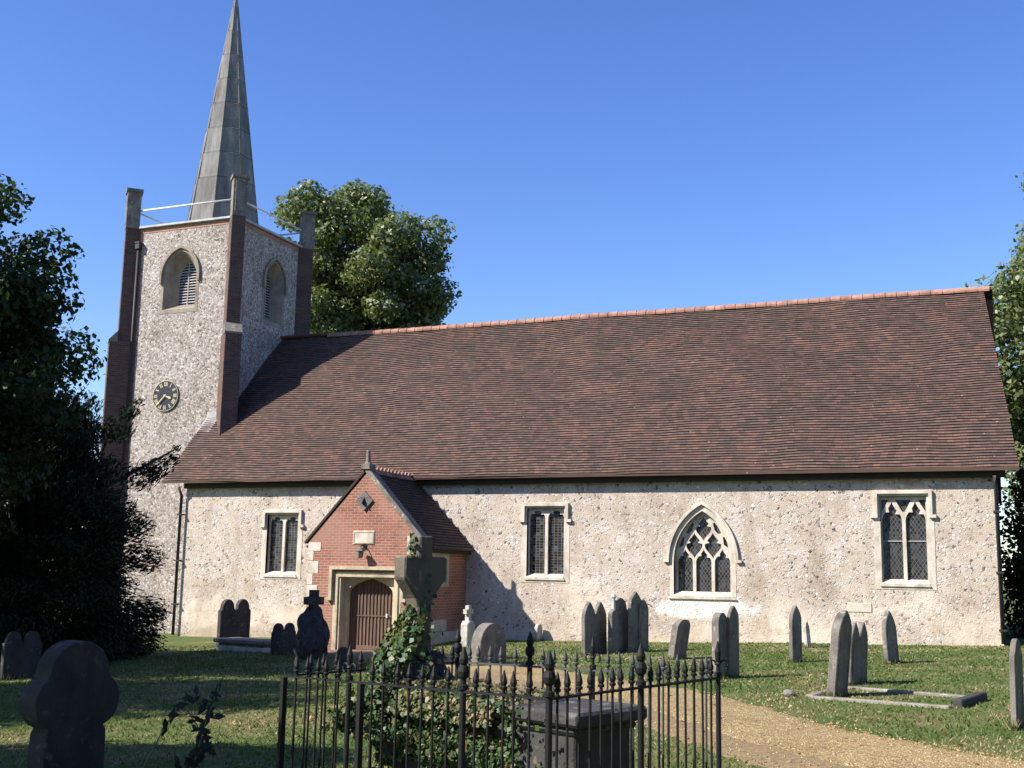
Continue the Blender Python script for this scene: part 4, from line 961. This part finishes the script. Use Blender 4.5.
for a, b_, bars, ps, nm in sides:
    d = b_ - a; an = math.atan2(d.y, d.x)
    for t in bars: lean(put('bar', a.lerp(b_, t), 'spear_bar', 'iron' if nm != 'BR' else 'iron_old'))
    for t, k in ps: put(k, a.lerp(b_, t), 'railing_post', 'iron', an)
    mb = MB(); A, B = Vector((a.x, a.y, gz(a)+RAIL)), Vector((b_.x, b_.y, gz(b_)+RAIL)); L_ = (B-A).length
    Mt = Matrix.Translation(A) @ Matrix.Rotation(an, 4, 'Z') @ Matrix.Rotation(-math.asin((B.z-A.z)/L_), 4, 'Y')
    mb.box((.005,-.016,-.007),(L_-.005,.016,.007), Mt); mb.build('rail', M['iron'] if nm != 'BR' else M['iron_old'], rail_root)
    mb = MB(); Mt2 = Matrix.Translation(Vector((0,0,-.80))) @ Mt; mb.box((.005,-.016,-.007),(L_-.005,.016,.007), Mt2); mb.build('rail', M['iron'], rail_root)
put('plain', FL, 'railing_post', 'iron', math.atan2(-1.067, 2.595)); put('big', FN, 'railing_post', 'iron'); put('scroll', FR, 'railing_post', 'iron', .4); put('big', FB, 'railing_post', 'iron')

# chest tomb
e1 = (FN - FL).normalized(); e2 = (FR - FN).normalized()
TC = Vector((-2.64,-24.02))                      # slab's near (south-east) corner
TLn, TWd, TH = 1.95, .82, .78
def fT(a, b_, z):
    q = TC - e1*a + e2*b_; return Vector((q.x, q.y, gz(TC) + z))
tc = fT(TLn/2, TWd/2, 0)
root = empty('chest_tomb', tc, 'weathered stone chest tomb with overhanging slab inside the black railing', 'chest tomb')
def tbox(mb, a0, a1, b0, b1, z0, z1): mb.raw([fT(a1,b0,z0),fT(a0,b0,z0),fT(a0,b1,z0),fT(a1,b1,z0),fT(a1,b0,z1),fT(a0,b0,z1),fT(a0,b1,z1),fT(a1,b1,z1)], [(0,3,2,1),(4,5,6,7),(0,1,5,4),(1,2,6,5),(2,3,7,6),(3,0,4,7)])
mb = MB(); tbox(mb, .10, TLn-.10, .09, TWd-.09, -.2, TH-.15); mb.build('chest', M['tomb'], root, bevel=.012)
mb = MB(); tbox(mb, .06, TLn-.06, .05, TWd-.05, TH-.16, TH-.10); mb.build('moulding', M['tomb'], root, bevel=.025)
mb = MB(); tbox(mb, 0, TLn, 0, TWd, TH-.10, TH); mb.build('top_slab', M['tomb'], root, bevel=.022)
mb = MB(); tbox(mb, -.04, TLn+.04, -.04, TWd+.04, -.2, .10); mb.build('plinth', M['tomb'], root, bevel=.02)
# tall cross on a rough boulder behind the tomb
x, y = -4.40, -22.93
root = empty('tall_cross', (x, y, g(x, y)), 'tall dark stone cross on a mound base, ivy climbing it, inside the railing', 'stone cross')
rot = math.atan2(e2.y, e2.x) - math.pi/2
fn = stone_fn(x, y, rot)
w, t = .15, .14
fn_cross = fn
P = [(-.12,.5),(.12,.5),(w/2,1.45),(.10,1.52),(.235,1.68),(.235,1.86),(w/2,1.86),(w/2,2.03),(-w/2,2.03),(-w/2,1.86),(-.235,1.86),(-.235,1.68),(-.10,1.52),(-w/2,1.45)]
mb = MB(); mb.prism(P, fn, -t/2, t/2); mb.build('cross', M['cross_stone'], root, bevel=.012)
bm = bmesh.new(); bmesh.ops.create_icosphere(bm, subdivisions=4, radius=1)
for v in bm.verts:
    p = v.co.copy(); v.co = Vector((p.x*.30, p.y*.36, p.z*.52 + .60)) + p*.09*noise.noise(p*2.1) + p*.04*noise.noise(p*6)
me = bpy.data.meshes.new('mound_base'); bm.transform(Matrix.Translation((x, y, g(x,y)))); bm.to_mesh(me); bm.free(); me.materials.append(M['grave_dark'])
o = bpy.data.objects.new('mound_base', me); col.objects.link(o); attach(o, root)

# ------------------------------------------------------------------ foliage
def leaves(name, C, Nn, S, m, parent=None, aspect=.6, fold=0.0, up=None):
    C = np.asarray(C, float); n = len(C); Nn = np.asarray(Nn, float); Nn /= np.linalg.norm(Nn, axis=1, keepdims=True) + 1e-9
    rv = rng.normal(size=(n, 3)) if up is None else np.asarray(up, float) + .35*rng.normal(size=(n, 3))
    T = np.cross(Nn, rv); 
    if up is not None: T = rv - Nn*(rv*Nn).sum(1, keepdims=True)
    T /= np.linalg.norm(T, axis=1, keepdims=True) + 1e-9; B = np.cross(Nn, T); S = np.asarray(S, float).reshape(-1, 1)*np.ones((n, 1))
    V = np.empty((n, 4, 3)); V[:,0] = C - T*S*.5; V[:,1] = C + B*S*aspect*.5 + T*S*.08 + Nn*S*fold; V[:,2] = C + T*S*.5; V[:,3] = C - B*S*aspect*.5 + T*S*.08 + Nn*S*fold
    me = bpy.data.meshes.new(name); me.vertices.add(n*4); me.vertices.foreach_set('co', V.ravel()); me.loops.add(n*4); me.loops.foreach_set('vertex_index', np.arange(n*4, dtype=np.int32))
    me.polygons.add(n); me.polygons.foreach_set('loop_start', np.arange(0, n*4, 4, dtype=np.int32)); me.polygons.foreach_set('loop_total', np.full(n, 4, dtype=np.int32))
    for mm in (m if isinstance(m, list) else [m]): me.materials.append(mm)
    me.update(calc_edges=True); o = bpy.data.objects.new(name, me); col.objects.link(o)
    if parent is not None: attach(o, parent)
    return o
def crown_points(blobs, per_area, seed=0, shell=.35, jitter=.15):
    """blobs: (centre, radius3) ; leaves sit near the surface of many small clumps on each blob"""
    r_ = np.random.default_rng(seed); Cs = []; Ns = []
    for c, rad in blobs:
        c = np.array(c); rad = np.array(rad); area = 4*np.pi*(rad.prod())**(2/3); n = int(area*per_area)
        d = r_.normal(size=(n, 3)); d /= np.linalg.norm(d, axis=1, keepdims=True)
        rr = 1 - shell*r_.random((n, 1))**1.5 + jitter*r_.normal(size=(n, 1))*.5
        Cs.append(c + d*rad*rr); Ns.append(d/rad*rad.mean() + .75*r_.normal(size=(n, 3)) + np.array([0, 0, .35]))
    return np.concatenate(Cs), np.concatenate(Ns)
def make_tree(name, base, label, cat, centre, rad, nblob, blobr, dens, leaf, m, seed, group=None, aspect=.7, trunk=.25, low=-1, bark='bark', squash=1.0, extra_blobs=()):
    r_ = np.random.default_rng(seed); root = empty(name, base, label, cat, group); blobs = []
    centre = np.array(centre, float); rad = np.array(rad, float)
    for k in range(nblob):
        while True:
            d = r_.normal(size=3); d /= np.linalg.norm(d)
            if d[2] > low: break
        q = r_.random()**.45
        p = centre + d*rad*q*.86*(.80 + .34*r_.random()); br = blobr*(.7 + .6*r_.random())
        blobs.append((p, np.array([br, br, br*.78*squash])))
    for e in extra_blobs: blobs.append((np.array(e[:3]), np.array([e[3], e[3], e[3]*.8])))
    C, Nn = crown_points(blobs, dens, seed, .45, .22); S = leaf*(.6 + .8*r_.random(len(C)))
    leaves('crown', C, Nn, S, m, root, aspect, .12)
    mb = MB(); b = Vector(base); top = Vector(centre) + Vector((0, 0, rad[2]*.2))
    mb.tube([b + Vector((0,0,-.3)), b.lerp(top, .25) + Vector((.05,.03,0)), b.lerp(top, .6), top], [trunk*1.25, trunk*.9, trunk*.6, trunk*.25], 9)
    for k in range(min(14, nblob)):
        p, br = blobs[k*nblob//min(14, nblob)]; s = b.lerp(top, .35 + .55*r_.random()); e = Vector(p)
        mb.tube([s, s.lerp(e, .5) + Vector((0,0,.12*rad[2]*r_.random())), e], [trunk*.42, trunk*.25, trunk*.07], 6)
    mb.build('trunk', M[bark], root, smooth=True)
    return root
# lime behind the nave
make_tree('lime_tree', (-26.2, 14.2, .2), 'tall sunlit bushy tree rising behind the nave roof and tower', 'tree', (-27.0, 14.0, 14.5), (5.4, 4.6, 7.0), 150, .95, 55, .21, M['leaf_lime'], 3, 'broadleaf trees around the church', low=-1)
make_tree('lime_tree', (5.2, 11.6, .8), 'broad leafy tree beyond the east end at the right edge', 'tree', (4.15, 11.6, 9.7), (4.8, 4.6, 8.3), 200, 1.15, 44, .20, M['leaf_lime'], 11, 'broadleaf trees around the church')
make_tree('shrub', (2.1, 5.6, .75), 'dark evergreen shrub in shade beside the east end of the church', 'shrub', (1.75, 5.2, 3.1), (1.5, 2.4, 3.0), 44, .9, 55, .16, M['leaf_dark'], 12, trunk=.1)
# left group
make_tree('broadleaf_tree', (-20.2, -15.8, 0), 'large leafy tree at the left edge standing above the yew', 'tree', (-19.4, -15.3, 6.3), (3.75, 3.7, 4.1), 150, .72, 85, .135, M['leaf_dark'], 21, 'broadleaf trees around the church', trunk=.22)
def yew():
    r_ = np.random.default_rng(5); base = (-20.6, -11.2, .05)
    root = empty('yew_tree', base, 'dense dark yew sweeping to the ground in front of the tower', 'yew')
    blobs = []
    for k in range(190):
        h = r_.random(); a = r_.random()*2*math.pi; prof = 3.35*(1 - (h**2.4)*.66) * (.85 + .25*r_.random()); q = r_.random()**.3
        p = np.array([base[0] + prof*q*.80*math.cos(a), base[1] + prof*q*.80*math.sin(a), 0.35 + h*5.5]); br = .55 + .35*r_.random()
        blobs.append((p, np.array([br, br, br*.62])))
    for (x, y, z, br) in [(-18.35,-9.3,4.5,.36),(-18.1,-9.1,4.75,.22),(-18.05,-9.0,5.0,.13),(-18.7,-9.5,4.3,.5),(-19.4,-9.7,5.4,.5),(-19.1,-9.5,5.85,.28),(-18.95,-9.4,6.1,.16),(-18.4,-9.3,1.2,.55),(-18.6,-9.4,2.4,.6),(-18.4,-9.3,.5,.5),(-21.6,-12.6,6.0,.8),(-22.4,-13.0,6.6,.7),(-21.0,-11.8,6.3,.6),(-20.4,-11.2,6.6,.4),(-20.2,-11.0,7.0,.28)]:
        blobs.append((np.array([x, y, z]), np.array([br, br, br*.7])))
    C, Nn = crown_points(blobs, 230, 5, .6, .12); out = C - np.array([base[0], base[1], 2.0]); out /= np.linalg.norm(out, axis=1, keepdims=True)
    leaves('crown', C, Nn, .125*(.6 + .8*r_.random(len(C))), M['leaf_yew'], root, .30, .05, up=out*.7 + .8*r_.normal(size=out.shape)*0 + 0*out + out*1.2 + np.array([0, 0, .15]))
    mb = MB(); b = Vector(base)
    mb.tube([b + Vector((0,0,-.3)), b + Vector((.1,.1,2)), b + Vector((0,0,5))], [.5, .38, .1], 9)
    for p, br in blobs[::6]: mb.tube([b + Vector((0,0,.4+.6*p[2]*.8)), Vector(p)], [.09, .02], 5)
    mb.build('trunk', M['bark'], root, smooth=True)
yew()
# trees outside the frame on the left that throw the foreground shade
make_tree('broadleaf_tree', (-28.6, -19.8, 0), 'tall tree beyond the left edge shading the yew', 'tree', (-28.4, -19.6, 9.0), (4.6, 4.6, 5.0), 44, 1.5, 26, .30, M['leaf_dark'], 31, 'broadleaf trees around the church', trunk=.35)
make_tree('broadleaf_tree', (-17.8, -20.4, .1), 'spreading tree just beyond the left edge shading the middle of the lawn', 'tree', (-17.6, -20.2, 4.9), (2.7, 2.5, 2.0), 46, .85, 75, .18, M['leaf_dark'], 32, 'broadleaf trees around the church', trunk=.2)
make_tree('broadleaf_tree', (-22.4, -27.2, .0), 'tall tree beyond the left edge darkening the near lawn', 'tree', (-22.2, -27.0, 8.0), (4.4, 4.4, 4.6), 52, 1.3, 30, .28, M['leaf_dark'], 34, 'broadleaf trees around the church', trunk=.3)  # unseen tree added to cut sky light over the lawn
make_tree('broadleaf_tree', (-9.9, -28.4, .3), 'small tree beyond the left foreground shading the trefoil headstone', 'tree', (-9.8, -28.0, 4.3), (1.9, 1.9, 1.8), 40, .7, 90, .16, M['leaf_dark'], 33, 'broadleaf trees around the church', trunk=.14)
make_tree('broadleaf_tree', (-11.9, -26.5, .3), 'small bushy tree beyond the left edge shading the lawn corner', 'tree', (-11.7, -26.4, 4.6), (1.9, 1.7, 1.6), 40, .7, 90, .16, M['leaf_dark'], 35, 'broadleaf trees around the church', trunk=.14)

for k, (bx, by, h_) in enumerate([(-9.5,-39.5,11.0), (1.5,-41.5,12.0), (11.0,-36.5,11.0)]):  # unseen trees added to screen sky light from the near stones
    make_tree('broadleaf_tree', (bx, by, .4), ['tall tree behind the viewer on the left', 'tall tree straight behind the viewer', 'tall tree behind the viewer on the right'][k], 'tree', (bx, by, h_*.58), (4.8, 4.0, h_*.46), 46, 1.5, 22, .34, M['leaf_dark'], 41 + k, 'broadleaf trees around the church', trunk=.3)
for k, (bx, by, h_) in enumerate([(8.5,-28.5,12.5), (10.0,-19.0,13.0), (10.5,-8.5,12.0)]):  # unseen trees added to block the eastern sky from east faces
    make_tree('broadleaf_tree', (bx, by, .6), ['tall tree beyond the right edge nearest the viewer', 'tall tree beyond the right edge facing the path', 'tall tree beyond the right edge facing the east end'][k], 'tree', (bx, by, h_*.52), (4.4, 4.6, h_*.48), 60, 1.4, 24, .34, M['leaf_dark'], 51 + k, 'broadleaf trees around the church', trunk=.3)
# ivy on the tomb and the cross
ri = np.random.default_rng(9)
def ivy_tomb():
    root = empty('ivy', fT(1.3, 0, 0), 'thick green ivy hanging over the south side of the chest tomb', 'ivy'); C = []; Nn = []
    for k in range(8600):      # south side
        a = .12 + ri.random()*(TLn + .1); z = ri.random()*(TH + .02)
        if a < .66 and ri.random() < .97 - max(0, a - .55)*4: continue
        if noise.noise(Vector((a*3.2, z*3.2, 4))) < -.20: continue
        bulge = .03 + .10*ri.random()*(.6 + noise.noise(Vector((a*2, z*2, 0)))); C.append(fT(a, -bulge + (.09 if z < TH-.16 else .0), z)); q = -e2; Nn.append((q.x + .6*ri.normal(), q.y + .6*ri.normal(), .45 + .5*ri.normal()))
    for k in range(500):        # west end
        b_ = ri.random()*TWd; z = ri.random()*TH; C.append(fT(TLn + .02 + .06*ri.random(), b_, z)); q = -e1; Nn.append((q.x + .6*ri.normal(), q.y + .6*ri.normal(), .4 + .5*ri.normal()))
    leaves('ivy_leaves', C, Nn, .043*(.35 + 1.0*ri.random(len(C))), M['leaf_ivy'], root, .95, .1)
    C = []; Nn = []
    for k in range(2300):       # sunburnt growth on the slab
        a = .45 + ri.random()*(TLn - .40); b_ = ri.random()*TWd*.8 - .03
        if a < .95 and ri.random() < 2.2*(.95 - a): continue
        C.append(fT(a, b_, TH + .01 + .07*ri.random()*(a/TLn + .3))); Nn.append((.7*ri.normal() + .3, .7*ri.normal() - .4, .8 + .4*ri.normal()))
    for k in range(500):
        a = .75 + ri.random()*(TLn - .8); C.append(fT(a, -.05 - .05*ri.random(), TH - .16*ri.random())); Nn.append((.6*ri.normal() - e2.x, .6*ri.normal() - e2.y, .6))
    leaves('dry_ivy_leaves', C, Nn, .038*(.5 + .9*ri.random(len(C))), M['leaf_ivy_dry'], root, .9, .1)
ivy_tomb()
def ivy_cross():
    x, y = -4.40, -22.93; z0 = g(x, y); root = empty('ivy', (x, y, z0), 'bushy ivy climbing the south side of the tall cross', 'ivy'); C = []; Nn = []
    s = Vector((-e2.x, -e2.y)); w_ = Vector((-e1.x, -e1.y))
    for k in range(6500):
        h = ri.random()**1.5; z = .48 + h*1.0; rad = .55*(1 - h)**.9 + .06; a = ri.normal()*.55
        d = (s*math.cos(a) + w_*(math.sin(a) + .35)).normalized(); rr = rad*(.55 + .5*ri.random())*(1 + .5*noise.noise(Vector((d.x*3, d.y*3, z*4))))
        C.append((x + d.x*rr, y + d.y*rr, z0 + z)); Nn.append((d.x + .6*ri.normal(), d.y + .6*ri.normal(), .5 + .5*ri.normal()))
    for k in range(70):        # a few strands further up and a tuft at the top
        z = 1.55 + .5*ri.random(); C.append((x + s.x*.09 + .03*ri.normal(), y + s.y*.09 + .03*ri.normal(), z0 + z)); Nn.append((s.x + .6*ri.normal(), s.y + .6*ri.normal(), .4))
    for k in range(60):      # old dark ivy over the east face and shoulders
        z = .75 + 1.0*ri.random(); u_ = (ri.random()-.5)*(.50 if 1.66 < z < 1.88 else (.46 if z < 1.05 else .20)); p = fn_cross(u_, z, -.5*.14 - .02 - .03*ri.random())
        C.append(tuple(p)); nn = Vector((-e1.x, -e1.y))*-1; Nn.append((nn.x + .5*ri.normal(), nn.y + .5*ri.normal(), .3 + .4*ri.normal()))
    leaves('ivy_leaves', C, Nn, .046*(.35 + 1.0*ri.random(len(C))), M['leaf_ivy'], root, .95, .1)
    mb = MB(); mb.tube([(x+.10,y-.36,z0+.55),(x+.2,y-.33,z0+.7),(x+.19,y-.30,z0+.86)], [.012,.011,.008], 6)
    for k in range(7):
        a = ri.random()*.8; mb.tube([(x+s.x*.2*a,y+s.y*.2,z0+.5),(x+s.x*.1,y+s.y*.1,z0+1.1),(x+s.x*.08+.02*k*.3,y+s.y*.08,z0+1.5)], [.012,.010,.005], 5)
    mb.build('ivy_stem', M['stem'], root)
ivy_cross()

# sprigs of young shrub by the near headstone
def sprig(x, y, pts, label, nleaf, ls):
    z = g(x, y); root = empty('sapling', (x, y, z), label, 'sapling', 'saplings in the foreground grass'); mb = MB()
    C = []; Nn = []; U = []
    for chain in pts:
        ch = [Vector((x + p[0], y + p[1], z + p[2])) for p in chain]; mb.tube(ch, [.007 - .004*i/(len(ch)-1) for i in range(len(ch))], 5)
        L_ = len(ch)
        for k in range(nleaf):
            t = (.25 + .75*k/nleaf)*(L_-1); i = min(int(t), L_-2); p = ch[i].lerp(ch[i+1], t - i); tan = (ch[i+1]-ch[i]).normalized(); sd_ = tan.cross(Vector((0,0,1))).normalized()*(1 if k % 2 else -1)
            d = (sd_*.9 + tan*.5 + Vector((0,0,random.uniform(-.1,.35)))).normalized(); C.append(p + d*ls*.5); U.append(d); Nn.append(Vector((.6 + random.gauss(0,.4), -.8 + random.gauss(0,.4), .35)))
    mb.build('stem', M['stem'], root); leaves('sprig_leaves', [tuple(c) for c in C], [tuple(n) for n in Nn], ls*(.7 + .5*rng.random(len(C))), M['leaf_sprig'], root, .42, .1, up=[tuple(u) for u in U])
sprig(-5.75, -24.05, [[(0,0,0),(.03,.02,.3),(.09,.05,.6),(.16,.1,.88)], [(0,0,.1),(-.1,.05,.3)], [(0,0,.25),(.12,-.02,.42)]], 'upright leafy sapling left of the railing, taller of two', 15, .105)
sprig(-6.28, -23.95, [[(0,0,.2),(.16,.08,.58),(.34,.16,.80),(.52,.22,.62)], [(.28,.12,.72),(.42,.14,.55),(.50,.16,.38)]], 'arching sapling with drooping leaflets beside the trefoil headstone', 15, .12)

# ------------------------------------------------------------------ grass, pebbles, fallen leaves
KV = [(c.x, c.y) for c in KC]
def grass():
    n = 150000; Zd = 6.5 + 26*rng.random(n)**1.35; az = yaw + (rng.random(n) - .5)*R(56)
    X = CAM.x - np.sin(az)*Zd/np.cos(az - yaw); Y = CAM.y + np.cos(az)*Zd/np.cos(az - yaw)
    pcx = np.array([[p.x, p.y] for p in pc[::4]]); d2 = ((X[:,None]-pcx[None,:,0])**2 + (Y[:,None]-pcx[None,:,1])**2).min(1)**.5
    edge = .93 + .12*np.sin(X*7.1) + .1*np.sin(Y*5.3 + X*2)
    keep = (d2 > edge) & ~((Y > -.05) & (X < .1) & (X > -25)) & ~((X > PX0-.1) & (X < PX1+.1) & (Y > PY-.9)) & (Y < 3)
    keep &= (d2 > 1.35) | (rng.random(n) < .6)
    X, Y, Zd = X[keep], Y[keep], Zd[keep]; n = len(X)
    Zg = np.array([g(a, b) for a, b in zip(X, Y)])
    pat = np.array([noise.noise(Vector((a*.55, b*.55, 2))) + .5*noise.noise(Vector((a*1.7, b*1.7, 7))) for a, b in zip(X, Y)])
    pd = ((X[:,None]-pcx[None,:,0])**2 + (Y[:,None]-pcx[None,:,1])**2).min(1)**.5
    dry = (pat + .45*np.exp(-((pd - 1.0)/1.1)**2) + .18*rng.normal(size=n)) > .17
    tall = .016 + .022*rng.random(n) + np.where(~dry, .008, 0); wd = .003 + .0011*Zd*rng.random(n)
    # longer uncut blades against the feet of the stones
    fx, fy = [], []
    for (x0, y0, w_, t_, ro) in FEET:
        for k in range(110):
            q = rng.random(); e = rng.integers(0, 3); a_ = q*w_ if e < 2 else (-.03 - .05*rng.random()); b_ = (.02 + .06*rng.random()) if e == 0 else ((-t_ - .02 - .05*rng.random()) if e == 1 else -t_*q)
            fx.append(x0 - math.sin(ro)*a_ + math.cos(ro)*b_); fy.append(y0 + math.cos(ro)*a_ + math.sin(ro)*b_)
    m_ = len(fx); X = np.concatenate([X, fx]); Y = np.concatenate([Y, fy]); Zg = np.concatenate([Zg, [g(a, b) for a, b in zip(fx, fy)]])
    tall = np.concatenate([tall, .05 + .10*rng.random(m_)]); wd = np.concatenate([wd, np.full(m_, .008)]); dry = np.concatenate([dry, rng.random(m_) > .6]); n = len(X)
    lean_ = rng.normal(size=(n, 2))*.9; lean_[-m_:] *= .45; a = rng.random(n)*2*np.pi
    V = np.empty((n, 3, 3)); V[:,0] = np.stack([X - np.cos(a)*wd, Y - np.sin(a)*wd, Zg - .005], 1); V[:,1] = np.stack([X + np.cos(a)*wd, Y + np.sin(a)*wd, Zg - .005], 1)
    V[:,2] = np.stack([X + lean_[:,0]*tall, Y + lean_[:,1]*tall, Zg + tall], 1)
    me = bpy.data.meshes.new('grass'); me.vertices.add(n*3); me.vertices.foreach_set('co', V.ravel()); me.loops.add(n*3); me.loops.foreach_set('vertex_index', np.arange(n*3, dtype=np.int32))
    me.polygons.add(n); me.polygons.foreach_set('loop_start', np.arange(0, n*3, 3, dtype=np.int32)); me.polygons.foreach_set('loop_total', np.full(n, 3, dtype=np.int32))
    me.materials.append(M['grass_green']); me.materials.append(M['grass_dry']); me.polygons.foreach_set('material_index', dry.astype(np.int32)); me.update(calc_edges=True)
    o = bpy.data.objects.new('grass', me); col.objects.link(o); tag(o, 'short mown grass with dry tufts covering the churchyard lawn', 'grass', kind='stuff')
grass()
def pebbles():
    C = []; 
    n = 9000; mb = MB()
    for k in range(n):
        i = int(random.random()**1.6 * (len(pc)*.62)); p = pc[i]; t = (pc[min(i+1,len(pc)-1)] - pc[max(i-1,0)]).normalized(); nr = Vector((-t.y, t.x)); s = random.uniform(-1, 1)
        if abs(s) > .9 and random.random() < .5: s *= 1.12
        q = p + nr*(s*1.0 + (.22*random.random() if s > .7 else 0)) + t*random.uniform(-.1,.1); r_ = random.uniform(.006,.016); z = g(q.x, q.y) + .012 + .03*(1-min(1,abs(s))**6)*.9
        a = random.random()*6.28; h = r_*.75
        mb.raw([(q.x + r_*math.cos(a), q.y + r_*math.sin(a), z), (q.x + r_*math.cos(a+2), q.y + r_*math.sin(a+2), z), (q.x + r_*math.cos(a+4.1), q.y + r_*math.sin(a+4.1), z), (q.x + r_*.3*math.cos(a), q.y, z + h)], [(0,1,3),(1,2,3),(2,0,3)])
    tag(mb.build('pebbles', M['pebble']), 'loose orange pebbles scattered over the gravel path', 'gravel', kind='stuff')
pebbles()
def fallen():
    n = 900; X = -6 + 5*rng.normal(size=n); Y = -18 + 5*rng.normal(size=n); k = (Y < -.5) & (Y > -26)
    X, Y = X[k], Y[k]; C = [(a, b, g(a, b) + .03 + .02*rng.random()) for a, b in zip(X, Y)]; Nn = rng.normal(size=(len(C), 3))*.5 + np.array([0, 0, 1])
    o = leaves('fallen_leaves', C, Nn, .05*(.5 + rng.random(len(C))), M['fallen'], None, .7, .15); tag(o, 'dry brown fallen leaves scattered on the lawn', 'fallen leaves', kind='stuff')
fallen()
